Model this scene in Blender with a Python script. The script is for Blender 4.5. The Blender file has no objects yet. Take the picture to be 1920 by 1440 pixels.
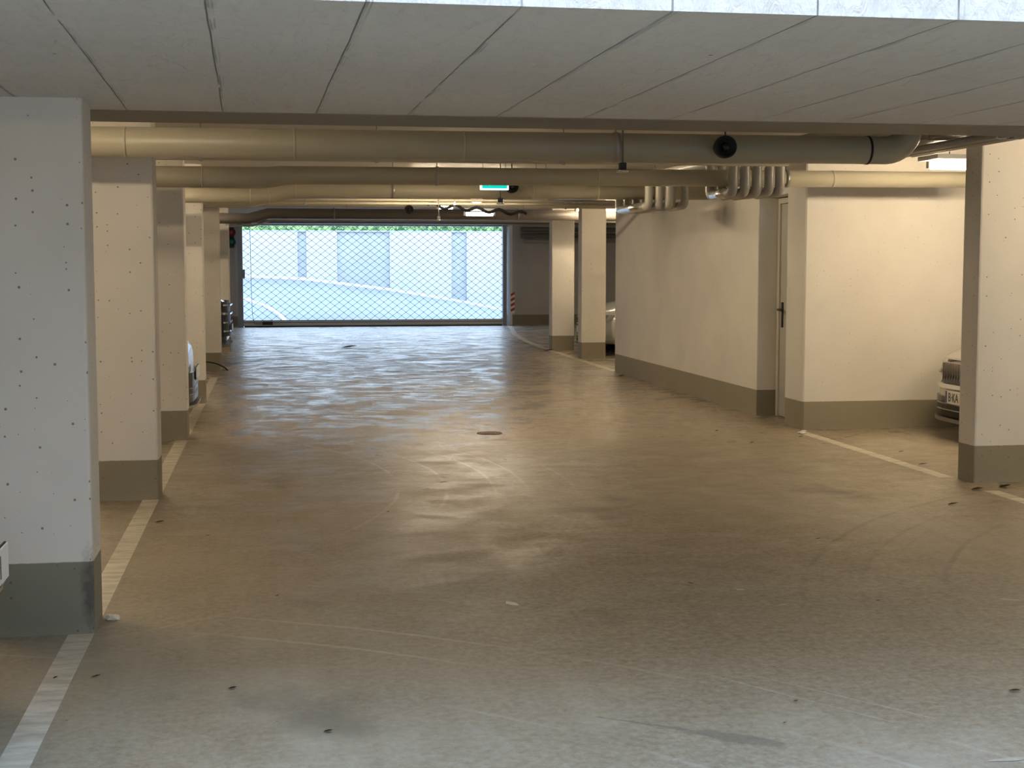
import bpy, bmesh, math, random
from mathutils import Vector, Matrix
random.seed(7)
PI = math.pi
scn = bpy.context.scene
C = scn.collection

# ------------------------------------------------------------------ camera
F_PX = 2663.0
PITCH = math.radians(4.765)
YAW = math.radians(9.559)
cam_d = bpy.data.cameras.new('camera')
cam = bpy.data.objects.new('camera', cam_d)
C.objects.link(cam)
cam.location = (0, 0, 1.45)
cam.rotation_euler = (PI / 2 - PITCH, 0, -YAW)
cam_d.sensor_fit = 'HORIZONTAL'
cam_d.sensor_width = 36.0
cam_d.lens = 36.0 * F_PX / 1920.0
cam_d.clip_start = 0.05
cam_d.clip_end = 400
scn.camera = cam

# ------------------------------------------------------------------ world
world = bpy.data.worlds.new('sky')
scn.world = world
world.use_nodes = True
wn = world.node_tree.nodes
wl = world.node_tree.links
wn.clear()
w_out = wn.new('ShaderNodeOutputWorld')
w_bg = wn.new('ShaderNodeBackground')
w_tc = wn.new('ShaderNodeTexCoord')
w_sep = wn.new('ShaderNodeSeparateXYZ')
w_rmp = wn.new('ShaderNodeValToRGB')
w_rmp.color_ramp.elements[0].position = 0.0
w_rmp.color_ramp.elements[0].color = (0.74, 0.86, 1.0, 1)
w_rmp.color_ramp.elements[1].position = 0.9
w_rmp.color_ramp.elements[1].color = (0.40, 0.63, 1.0, 1)
wl.new(w_tc.outputs['Generated'], w_sep.inputs[0])
wl.new(w_sep.outputs['Z'], w_rmp.inputs[0])
wl.new(w_rmp.outputs[0], w_bg.inputs['Color'])
w_bg.inputs['Strength'].default_value = 5.6
wl.new(w_bg.outputs[0], w_out.inputs['Surface'])

# ------------------------------------------------------------------ exposure
vs = scn.view_settings
vs.view_transform = 'Standard'
vs.look = 'None'
vs.gamma = 1.0
vs.use_curve_mapping = False
vs.exposure = 0.15
TUBE = 95.0            # emission of the fluorescent tubes

# ------------------------------------------------------------------ materials
def nmat(name):
    m = bpy.data.materials.new(name)
    m.use_nodes = True
    nt = m.node_tree
    return m, nt, nt.nodes, nt.links, nt.nodes['Principled BSDF']

def simple(name, col, rough=0.5, metal=0.0, emit=None, es=0.0, nscale=40, nvar=0.08, bump=0.0, spec=0.5):
    m, nt, N, L, b = nmat(name)
    b.inputs['Roughness'].default_value = rough
    b.inputs['Metallic'].default_value = metal
    b.inputs['Specular IOR Level'].default_value = spec
    tc = N.new('ShaderNodeTexCoord')
    nz = N.new('ShaderNodeTexNoise'); nz.inputs['Scale'].default_value = nscale; nz.inputs['Detail'].default_value = 4
    L.new(tc.outputs['Object'], nz.inputs['Vector'])
    mx = N.new('ShaderNodeMix'); mx.data_type = 'RGBA'
    mx.inputs['A'].default_value = tuple(c * (1 - nvar) for c in col) + (1,)
    mx.inputs['B'].default_value = tuple(min(1, c * (1 + nvar)) for c in col) + (1,)
    L.new(nz.outputs['Fac'], mx.inputs['Factor'])
    L.new(mx.outputs['Result'], b.inputs['Base Color'])
    if bump:
        bp = N.new('ShaderNodeBump'); bp.inputs['Strength'].default_value = bump; bp.inputs['Distance'].default_value = 0.004
        L.new(nz.outputs['Fac'], bp.inputs['Height']); L.new(bp.outputs['Normal'], b.inputs['Normal'])
    if emit:
        b.inputs['Emission Color'].default_value = tuple(emit) + (1,)
        b.inputs['Emission Strength'].default_value = es
    return m

def mathn(N, L, op, a, b=None, c=None):
    n = N.new('ShaderNodeMath'); n.operation = op
    for i, v in enumerate((a, b, c)):
        if v is None: continue
        if isinstance(v, (int, float)): n.inputs[i].default_value = v
        else: L.new(v, n.inputs[i])
    return n.outputs[0]

def mapr(N, L, v, a, b, c=0.0, d=1.0, smooth=False):
    n = N.new('ShaderNodeMapRange'); n.clamp = True
    if smooth: n.interpolation_type = 'SMOOTHSTEP'
    L.new(v, n.inputs['Value'])
    for k, x in zip(('From Min', 'From Max', 'To Min', 'To Max'), (a, b, c, d)): n.inputs[k].default_value = x
    return n.outputs['Result']

def noise(N, L, vec, scale, detail=4, rough=0.55, dist=0.0):
    n = N.new('ShaderNodeTexNoise')
    n.inputs['Scale'].default_value = scale; n.inputs['Detail'].default_value = detail
    n.inputs['Roughness'].default_value = rough; n.inputs['Distortion'].default_value = dist
    L.new(vec, n.inputs['Vector'])
    return n.outputs['Fac']

def mixc(N, L, fac, A, B, mode='MIX'):
    n = N.new('ShaderNodeMix'); n.data_type = 'RGBA'; n.blend_type = mode
    if isinstance(fac, (int, float)): n.inputs['Factor'].default_value = fac
    else: L.new(fac, n.inputs['Factor'])
    for k, v in (('A', A), ('B', B)):
        if isinstance(v, tuple): n.inputs[k].default_value = v + (1,) if len(v) == 3 else v
        else: L.new(v, n.inputs[k])
    return n.outputs['Result']

def scaled(N, L, vec, s, rot=(0, 0, 0), loc=(0, 0, 0)):
    n = N.new('ShaderNodeMapping')
    n.inputs['Scale'].default_value = s; n.inputs['Rotation'].default_value = rot; n.inputs['Location'].default_value = loc
    L.new(vec, n.inputs['Vector'])
    return n.outputs[0]

WHITE = (0.74, 0.70, 0.64)
BAND = (0.27, 0.237, 0.168)
def painted_concrete(name, band=0.25, col=WHITE, bandcol=BAND, pores=1.0, scuff=None):
    m, nt, N, L, b = nmat(name)
    g = N.new('ShaderNodeNewGeometry').outputs['Position']
    sep = N.new('ShaderNodeSeparateXYZ'); L.new(g, sep.inputs[0])
    n1 = noise(N, L, g, 1.6, 3)
    n2 = noise(N, L, g, 30, 5)
    cb = N.new('ShaderNodeCombineXYZ')
    L.new(mathn(N, L, 'ADD', sep.outputs['X'], mathn(N, L, 'MULTIPLY', sep.outputs['Y'], 1.0 if band > 0 else 0.0)), cb.inputs[0])
    L.new(mathn(N, L, 'ADD', sep.outputs['Z'], mathn(N, L, 'MULTIPLY', sep.outputs['Y'], 0.0 if band > 0 else 1.0)), cb.inputs[1])
    vo = N.new('ShaderNodeTexVoronoi'); vo.voronoi_dimensions = '2D'; vo.inputs['Scale'].default_value = 16.0; vo.inputs['Randomness'].default_value = 1.0
    L.new(cb.outputs[0], vo.inputs['Vector'])
    sc = N.new('ShaderNodeSeparateColor'); L.new(vo.outputs['Color'], sc.inputs[0])
    size = mathn(N, L, 'MULTIPLY', mathn(N, L, 'POWER', sc.outputs[0], 2.2), 0.105)
    size = mathn(N, L, 'SUBTRACT', size, 0.012)
    pore = mathn(N, L, 'SUBTRACT', size, vo.outputs['Distance'])
    pore = mapr(N, L, pore, 0.0, 0.012)
    pore = mathn(N, L, 'MULTIPLY', pore, pores)
    base = mixc(N, L, mapr(N, L, n1, 0.3, 0.7), tuple(c * 0.93 for c in col), tuple(min(1, c * 1.04) for c in col))
    if band > 0:
        bc = mixc(N, L, n1, tuple(c * 0.85 for c in bandcol), tuple(c * 1.12 for c in bandcol))
        zz = mathn(N, L, 'ADD', sep.outputs['Z'], mathn(N, L, 'MULTIPLY', mathn(N, L, 'SUBTRACT', n2, 0.5), 0.006))
        base = mixc(N, L, mapr(N, L, zz, band - 0.002, band + 0.002), bc, base)
        # splashed dirt right at the floor
        dz = mathn(N, L, 'MULTIPLY', mapr(N, L, sep.outputs['Z'], 0.0, 0.05, 0.5, 0.0), n2)
        base = mixc(N, L, dz, base, (0.35, 0.31, 0.25))
    base = mixc(N, L, mathn(N, L, 'MULTIPLY', pore, 0.8), base, (0.14, 0.11, 0.08))
    if scuff:
        vd = N.new('ShaderNodeVectorMath'); vd.operation = 'DISTANCE'
        L.new(scaled(N, L, g, (1, 1, 0.22)), vd.inputs[0]); vd.inputs[1].default_value = (scuff[0], scuff[1], scuff[2] * 0.22)
        sd = mathn(N, L, 'ADD', vd.outputs['Value'], mathn(N, L, 'MULTIPLY', mathn(N, L, 'SUBTRACT', n2, 0.5), 0.05))
        base = mixc(N, L, mapr(N, L, sd, 0.012, 0.04, 0.75, 0.0), base, (0.08, 0.065, 0.065))
    L.new(base, b.inputs['Base Color'])
    b.inputs['Roughness'].default_value = 0.62
    b.inputs['Specular IOR Level'].default_value = 0.35
    h = mathn(N, L, 'SUBTRACT', mathn(N, L, 'MULTIPLY', n2, 0.25), pore)
    bp = N.new('ShaderNodeBump'); bp.inputs['Strength'].default_value = 0.25; bp.inputs['Distance'].default_value = 0.004
    L.new(h, bp.inputs['Height']); L.new(bp.outputs['Normal'], b.inputs['Normal'])
    return m

M = {}
M['paint'] = painted_concrete('painted_concrete')
M['paint_hi'] = painted_concrete('painted_concrete_high_band', band=0.29, scuff=(-0.725, 5.71, 0.17), bandcol=(0.235, 0.225, 0.175))
M['wall'] = painted_concrete('painted_wall', pores=0.35)
M['ceiling'] = painted_concrete('painted_ceiling', band=0, col=(0.66, 0.63, 0.58), pores=0.25)
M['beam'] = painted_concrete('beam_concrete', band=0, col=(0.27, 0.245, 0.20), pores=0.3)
M['greywall'] = painted_concrete('grey_wall', col=(0.55, 0.52, 0.49), pores=0.5)

# slab over the entrance: board marks running into the depth, filler ridges, trowel strokes
def slab_mat():
    m, nt, N, L, b = nmat('board_marked_slab')
    g = N.new('ShaderNodeNewGeometry').outputs['Position']
    v = scaled(N, L, g, (1, 1, 1), rot=(0, 0, math.radians(-1.0)))
    sep = N.new('ShaderNodeSeparateXYZ'); L.new(v, sep.inputs[0])
    wob = noise(N, L, scaled(N, L, g, (1.0, 0.8, 1)), 2.2, 5)
    x = mathn(N, L, 'ADD', sep.outputs['X'], mathn(N, L, 'MULTIPLY', mathn(N, L, 'SUBTRACT', wob, 0.5), 0.014))
    fr = mathn(N, L, 'FRACT', mathn(N, L, 'DIVIDE', mathn(N, L, 'ADD', x, 0.088), 0.385))
    d = mathn(N, L, 'MINIMUM', fr, mathn(N, L, 'SUBTRACT', 1.0, fr))
    line = mapr(N, L, d, 0.002, 0.007, 1, 0)
    vis = mapr(N, L, noise(N, L, g, 3.1, 2), 0.33, 0.45)
    line = mathn(N, L, 'MULTIPLY', line, vis)
    ridge = mathn(N, L, 'MULTIPLY', mapr(N, L, mathn(N, L, 'ABSOLUTE', mathn(N, L, 'SUBTRACT', fr, 0.03)), 0.005, 0.02, 1, 0), mapr(N, L, noise(N, L, g, 4.3, 2), 0.45, 0.6))
    n1 = noise(N, L, g, 1.1, 4)
    n2 = noise(N, L, scaled(N, L, g, (2.5, 1, 1), rot=(0, 0, 0.5)), 9, 6, 0.6, 0.8)
    n3 = noise(N, L, g, 60, 3)
    vo = N.new('ShaderNodeTexVoronoi'); vo.inputs['Scale'].default_value = 2.3; L.new(g, vo.inputs['Vector'])
    pore = mapr(N, L, vo.outputs['Distance'], 0.012, 0.02, 1, 0)
    c = mixc(N, L, mapr(N, L, n1, 0.3, 0.7), (0.72, 0.69, 0.65), (0.80, 0.77, 0.72))
    c = mixc(N, L, mapr(N, L, n2, 0.52, 0.7, 0, 0.35), c, (0.60, 0.57, 0.52))
    c = mixc(N, L, mapr(N, L, n3, 0.5, 0.7, 0, 0.25), c, (0.9, 0.88, 0.84))
    c = mixc(N, L, mathn(N, L, 'MULTIPLY', line, 0.75), c, (0.16, 0.14, 0.12))
    c = mixc(N, L, mathn(N, L, 'MULTIPLY', ridge, 0.35), c, (0.85, 0.83, 0.8))
    c = mixc(N, L, pore, c, (0.12, 0.1, 0.08))
    L.new(c, b.inputs['Base Color'])
    b.inputs['Roughness'].default_value = 0.6
    wv = N.new('ShaderNodeTexWave'); wv.wave_type = 'RINGS'; wv.inputs['Scale'].default_value = 9; wv.inputs['Distortion'].default_value = 2.0
    L.new(scaled(N, L, g, (1, 1.4, 1), loc=(1.15, -4.95, 0)), wv.inputs['Vector'])
    vl = N.new('ShaderNodeVectorMath'); vl.operation = 'LENGTH'
    L.new(scaled(N, L, g, (1, 1, 0), loc=(0.47, -3.62, 0)), vl.inputs[0])
    arcs = mathn(N, L, 'MULTIPLY', wv.outputs['Fac'], mapr(N, L, vl.outputs['Value'], 0.05, 0.10, 1, 0))
    h = mathn(N, L, 'ADD', mathn(N, L, 'MULTIPLY', n2, 0.8), mathn(N, L, 'MULTIPLY', n3, 0.12))
    h = mathn(N, L, 'SUBTRACT', h, line)
    h = mathn(N, L, 'ADD', h, mathn(N, L, 'MULTIPLY', ridge, 0.8))
    h = mathn(N, L, 'ADD', h, mathn(N, L, 'MULTIPLY', arcs, 0.4))
    bp = N.new('ShaderNodeBump'); bp.inputs['Strength'].default_value = 0.8; bp.inputs['Distance'].default_value = 0.022
    L.new(h, bp.inputs['Height']); L.new(bp.outputs['Normal'], b.inputs['Normal'])
    return m
M['slab'] = slab_mat()

def floor_mat():
    m, nt, N, L, b = nmat('screed_floor')
    g = N.new('ShaderNodeNewGeometry').outputs['Position']
    sep = N.new('ShaderNodeSeparateXYZ'); L.new(g, sep.inputs[0])
    big = noise(N, L, scaled(N, L, g, (1, 0.8, 1), loc=(3.1, 1.7, 0)), 0.55, 4, 0.55, 0.4)
    mid = noise(N, L, scaled(N, L, g, (1.0, 1.0, 1)), 1.9, 6, 0.6, 0.6)
    strk = noise(N, L, scaled(N, L, g, (1.2, 1.7, 1), rot=(0, 0, 0.08)), 3.6, 9, 0.72, 0.6)
    strk2 = noise(N, L, scaled(N, L, g, (5.0, 0.35, 1), rot=(0, 0, -0.25)), 1.6, 5, 0.6, 0.3)
    fine = noise(N, L, g, 30, 8, 0.8)
    f = mathn(N, L, 'ADD', mathn(N, L, 'MULTIPLY', big, 0.36), mathn(N, L, 'MULTIPLY', mid, 0.32))
    f = mathn(N, L, 'ADD', f, mathn(N, L, 'MULTIPLY', strk, 0.20))
    f = mathn(N, L, 'ADD', f, mathn(N, L, 'MULTIPLY', strk2, 0.12))
    r = N.new('ShaderNodeValToRGB')
    e = r.color_ramp.elements
    e[0].position = 0.37; e[0].color = (0.14, 0.095, 0.05, 1)
    e[1].position = 0.63; e[1].color = (0.40, 0.34, 0.245, 1)
    x = e.new(0.5); x.color = (0.245, 0.187, 0.112, 1)
    L.new(f, r.inputs[0])
    c = r.outputs[0]
    vb = N.new('ShaderNodeVectorMath'); vb.operation = 'DISTANCE'
    L.new(scaled(N, L, mathn_vec(N, L, g), (1, 0.45, 1)), vb.inputs[0]); vb.inputs[1].default_value = (2.1, 6.3 * 0.45, 0)
    vbd = mathn(N, L, 'ADD', vb.outputs['Value'], mathn(N, L, 'MULTIPLY', mathn(N, L, 'SUBTRACT', mid, 0.5), 1.6))
    c = mixc(N, L, mapr(N, L, vbd, 0.2, 1.7, 0.6, 0.0, True), c, (0.16, 0.11, 0.06))
    vg = N.new('ShaderNodeVectorMath'); vg.operation = 'DISTANCE'
    L.new(scaled(N, L, mathn_vec(N, L, g), (1, 0.28, 1)), vg.inputs[0]); vg.inputs[1].default_value = (0.55, 7.2 * 0.28, 0)
    vgd = mathn(N, L, 'ADD', vg.outputs['Value'], mathn(N, L, 'MULTIPLY', mathn(N, L, 'SUBTRACT', mid, 0.5), 0.9))
    c = mixc(N, L, mapr(N, L, vgd, 0.1, 0.9, 0.5, 0.0, True), c, (0.29, 0.275, 0.25))
    c = mixc(N, L, mapr(N, L, fine, 0.35, 0.7), c, mixc(N, L, 0.75, c, (0.46, 0.41, 0.32)))
    # tyre tracks: concentric arcs swung round centres in the bays
    def arcs(cx, cy, r0, r1, sc, amt, c, col=(0.47, 0.43, 0.36)):
        vm = N.new('ShaderNodeVectorMath'); vm.operation = 'DISTANCE'
        L.new(mathn_vec(N, L, g), vm.inputs[0]); vm.inputs[1].default_value = (cx, cy, 0)
        rr = mathn(N, L, 'ADD', vm.outputs['Value'], mathn(N, L, 'MULTIPLY', mathn(N, L, 'SUBTRACT', mid, 0.5), 0.05))
        s1 = mathn(N, L, 'SINE', mathn(N, L, 'MULTIPLY', rr, sc))
        s2 = mathn(N, L, 'SINE', mathn(N, L, 'MULTIPLY', rr, sc * 0.37))
        s = mathn(N, L, 'MULTIPLY', mapr(N, L, s1, 0.5, 0.95), mapr(N, L, s2, 0.2, 0.8))
        inr = mathn(N, L, 'MULTIPLY', mapr(N, L, vm.outputs['Value'], r0, r0 + 0.1), mapr(N, L, vm.outputs['Value'], r1 - 0.1, r1, 1, 0))
        s = mathn(N, L, 'MULTIPLY', s, inr)
        s = mathn(N, L, 'MULTIPLY', s, mapr(N, L, noise(N, L, scaled(N, L, g, (1, 1, 1), loc=(cx, cy, 2)), 0.8, 3), 0.42, 0.6))
        return mixc(N, L, mathn(N, L, 'MULTIPLY', s, amt), c, col), s
    c, a1 = arcs(-2.5, 1.0, 4.4, 5.6, 70, 0.45, c)
    c, a2 = arcs(7.0, 12.5, 3.0, 6.2, 55, 0.25, c)
    c, a3 = arcs(-3.2, 9.5, 3.8, 5.2, 60, 0.4, c)
    c, a4 = arcs(6.8, 4.2, 2.4, 5.0, 50, 0.3, c, (0.12, 0.10, 0.08))
    # rust stain running round the floor drain at 1.84, 12.1
    vd = N.new('ShaderNodeVectorMath'); vd.operation = 'DISTANCE'
    L.new(scaled(N, L, mathn_vec(N, L, g), (1, 0.42, 1)), vd.inputs[0]); vd.inputs[1].default_value = (1.95, 12.4 * 0.42, 0)
    rs = mathn(N, L, 'MULTIPLY', mapr(N, L, vd.outputs['Value'], 0.05, 0.75, 1, 0), mapr(N, L, mid, 0.35, 0.62))
    c = mixc(N, L, mathn(N, L, 'MULTIPLY', rs, 0.7), c, (0.27, 0.15, 0.05))
    # oil patches along the left pillars
    oil = mathn(N, L, 'MULTIPLY', mapr(N, L, noise(N, L, scaled(N, L, g, (1, 0.6, 1), loc=(7, 3, 0)), 1.3, 3), 0.60, 0.72), 0.45)
    c = mixc(N, L, oil, c, (0.09, 0.07, 0.05))
    # a damp tongue reaching in from the opening
    def seg(ax, ay, bx, by, w0, wob=0.12):
        dx, dy = bx - ax, by - ay
        l2 = dx * dx + dy * dy
        px_ = mathn(N, L, 'SUBTRACT', sep.outputs['X'], ax); py_ = mathn(N, L, 'SUBTRACT', sep.outputs['Y'], ay)
        t = mathn(N, L, 'DIVIDE', mathn(N, L, 'ADD', mathn(N, L, 'MULTIPLY', px_, dx), mathn(N, L, 'MULTIPLY', py_, dy)), l2)
        n_ = N.new('ShaderNodeClamp'); L.new(t, n_.inputs[0]); t = n_.outputs[0]
        ex = mathn(N, L, 'SUBTRACT', px_, mathn(N, L, 'MULTIPLY', t, dx)); ey = mathn(N, L, 'SUBTRACT', py_, mathn(N, L, 'MULTIPLY', t, dy))
        dd = mathn(N, L, 'SQRT', mathn(N, L, 'ADD', mathn(N, L, 'MULTIPLY', ex, ex), mathn(N, L, 'MULTIPLY', ey, ey)))
        dd = mathn(N, L, 'ADD', dd, mathn(N, L, 'MULTIPLY', mathn(N, L, 'SUBTRACT', mid, 0.5), wob))
        return mapr(N, L, dd, w0 * 0.7, w0, 1, 0)
    wet = mathn(N, L, 'MAXIMUM', seg(1.02, 4.36, 1.40, 4.10, 0.028, 0.25), seg(1.28, 4.17, 1.50, 4.03, 0.048, 0.3))
    c = mixc(N, L, mathn(N, L, 'MULTIPLY', wet, 0.55), c, (0.13, 0.11, 0.09))
    # long pale scratches left of the right bays
    scr = mathn(N, L, 'MAXIMUM', seg(1.50, 4.78, 1.93, 4.16, 0.004, 0.02), seg(1.60, 4.82, 2.08, 4.17, 0.0025, 0.02))
    c = mixc(N, L, mathn(N, L, 'MULTIPLY', scr, 0.28), c, (0.6, 0.57, 0.52))
    # specks of grit
    vo = N.new('ShaderNodeTexVoronoi'); vo.inputs['Scale'].default_value = 9; L.new(g, vo.inputs['Vector'])
    sc = N.new('ShaderNodeSeparateColor'); L.new(vo.outputs['Color'], sc.inputs[0])
    gr = mathn(N, L, 'MULTIPLY', mapr(N, L, vo.outputs['Distance'], 0.03, 0.05, 1, 0), mapr(N, L, sc.outputs[0], 0.7, 0.75))
    c = mixc(N, L, mathn(N, L, 'MULTIPLY', gr, 0.75), c, (0.06, 0.045, 0.03))
    L.new(c, b.inputs['Base Color'])
    # polish worn by tyres: the sheen varies in bands across the drive
    rg = mathn(N, L, 'ADD', mathn(N, L, 'MULTIPLY', strk, 0.55), mathn(N, L, 'MULTIPLY', mid, 0.45))
    rg = mathn(N, L, 'ADD', rg, mathn(N, L, 'MULTIPLY', mathn(N, L, 'MAXIMUM', a3, a1), -0.06))
    near = mapr(N, L, sep.outputs['Y'], 5.0, 13.0, 0.26, 0.0)
    ct = mathn(N, L, 'MULTIPLY', mapr(N, L, rg, 0.42, 0.58, 1.0, 0.15), mapr(N, L, sep.outputs['Y'], 5.0, 16.0, 0.08, 1.0))
    L.new(ct, b.inputs['Coat Weight'])
    L.new(mathn(N, L, 'ADD', mapr(N, L, rg, 0.40, 0.60, 0.19, 0.36), near), b.inputs['Coat Roughness'])
    b.inputs['Coat IOR'].default_value = 1.7
    L.new(mathn(N, L, 'ADD', mapr(N, L, rg, 0.38, 0.62, 0.30, 0.52), near), b.inputs['Roughness'])
    L.new(mapr(N, L, rg, 0.38, 0.64, 1.0, 0.35), b.inputs['Specular IOR Level'])
    h = mathn(N, L, 'ADD', mathn(N, L, 'MULTIPLY', strk, 0.9), mathn(N, L, 'MULTIPLY', fine, 0.05))
    h = mathn(N, L, 'ADD', h, mathn(N, L, 'MULTIPLY', a3, 0.1))
    bp = N.new('ShaderNodeBump'); bp.inputs['Strength'].default_value = 0.13; bp.inputs['Distance'].default_value = 0.01
    L.new(h, bp.inputs['Height']); L.new(bp.outputs['Normal'], b.inputs['Normal'])
    return m

def mathn_vec(N, L, g):
    n = N.new('ShaderNodeMapping'); n.inputs['Scale'].default_value = (1, 1, 0); L.new(g, n.inputs['Vector'])
    return n.outputs[0]
M['floor'] = floor_mat()

def worn_paint():
    m, nt, N, L, b = nmat('worn_floor_paint')
    g = N.new('ShaderNodeNewGeometry').outputs['Position']
    n1 = noise(N, L, scaled(N, L, g, (0.6, 2, 1)), 7, 7, 0.7)
    c = mixc(N, L, mapr(N, L, n1, 0.38, 0.6, 1, 0), (0.74, 0.69, 0.58), (0.50, 0.44, 0.34))
    L.new(c, b.inputs['Base Color']); b.inputs['Roughness'].default_value = 0.5
    return m
M['line'] = worn_paint()
M['pipe'] = simple('pipe_jacket', (0.41, 0.375, 0.285), 0.38, nscale=3, nvar=0.05, spec=0.5)
M['pipe_joint'] = simple('pipe_joint_tape', (0.50, 0.46, 0.37), 0.35)
M['pvc'] = simple('grey_conduit', (0.36, 0.345, 0.31), 0.4)
M['pvc_dark'] = simple('dark_conduit', (0.16, 0.14, 0.125), 0.45)
M['jacket'] = simple('grey_pipe_jacket', (0.36, 0.34, 0.30), 0.35)
M['alu'] = simple('aluminium_sleeve', (0.75, 0.75, 0.74), 0.25, 1.0)
M['galv'] = simple('galvanised_steel', (0.45, 0.45, 0.45), 0.4, 0.9)
M['black'] = simple('black_rubber', (0.012, 0.012, 0.013), 0.55)
M['blackgloss'] = simple('black_gloss', (0.01, 0.01, 0.012), 0.15)
M['lamp_body'] = simple('lamp_housing', (0.75, 0.75, 0.73), 0.4)
M['tube'] = simple('lit_tube', (1, 1, 1), 0.3, emit=(1.0, 0.80, 0.53), es=TUBE)
M['tube_soft'] = simple('lit_tube_soft', (1, 1, 1), 0.3, emit=(1.0, 0.80, 0.53), es=TUBE * 0.45)
M['tube_hi'] = simple('lit_tube_bright', (1, 1, 1), 0.3, emit=(1.0, 0.80, 0.53), es=TUBE * 1.75)
M['tube_dim'] = simple('lit_tube_dim', (1, 1, 1), 0.3, emit=(1.0, 0.80, 0.53), es=TUBE * 0.22)
M['tube_cool'] = simple('lit_tube_cool', (1, 1, 1), 0.3, emit=(0.95, 0.97, 1.0), es=12.0)
M['door'] = simple('door_grey', (0.50, 0.49, 0.45), 0.4, nscale=3)
M['frame'] = simple('door_frame_paint', (0.60, 0.57, 0.50), 0.4)
M['greysteel'] = simple('gate_steel', (0.18, 0.20, 0.235), 0.4, 0.5)
M['gate_rail'] = simple('gate_rail_aluminium', (0.42, 0.42, 0.43), 0.4, 0.6)
M['wire'] = simple('gate_wire', (0.16, 0.17, 0.2), 0.45, 0.6)
M['white_post'] = simple('white_post', (0.72, 0.70, 0.70), 0.45)
M['red'] = simple('reflector_red', (0.45, 0.03, 0.02), 0.3)
M['refl_white'] = simple('reflector_white', (0.8, 0.8, 0.78), 0.3)
M['green_sign'] = simple('sign_green', (0.0, 0.45, 0.32), 0.3, emit=(0.0, 0.62, 0.52), es=1.0)
M['white_sign'] = simple('sign_white', (0.9, 0.95, 0.9), 0.3, emit=(0.75, 1.0, 0.95), es=1.4)
M['lens_red'] = simple('signal_lens_red', (0.22, 0.015, 0.03), 0.2)
M['lens_green'] = simple('signal_lens_green', (0.0, 0.12, 0.09), 0.2)
M['rust'] = simple('cast_iron_rust', (0.10, 0.055, 0.03), 0.7, nscale=30, nvar=0.4)
M['leaf'] = simple('dry_leaf', (0.07, 0.045, 0.022), 0.8, nscale=30, nvar=0.4)
M['leaf_red'] = simple('red_leaf', (0.16, 0.05, 0.03), 0.8, nscale=30, nvar=0.3)
M['plaster'] = simple('plaster_crumb', (0.75, 0.70, 0.62), 0.8, bump=0.5)
M['ext_wall'] = simple('outer_wall_concrete', (0.33, 0.35, 0.37), 0.75, nscale=1.0, nvar=0.18)
M['ext_pier'] = simple('outer_wall_pier_concrete', (0.42, 0.43, 0.425), 0.75, nscale=1.5, nvar=0.1)
M['ext_ramp'] = simple('ramp_concrete', (0.23, 0.235, 0.26), 0.8, nscale=0.8, nvar=0.15)
M['kerb'] = simple('kerb_concrete', (0.6, 0.6, 0.6), 0.7)

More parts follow.
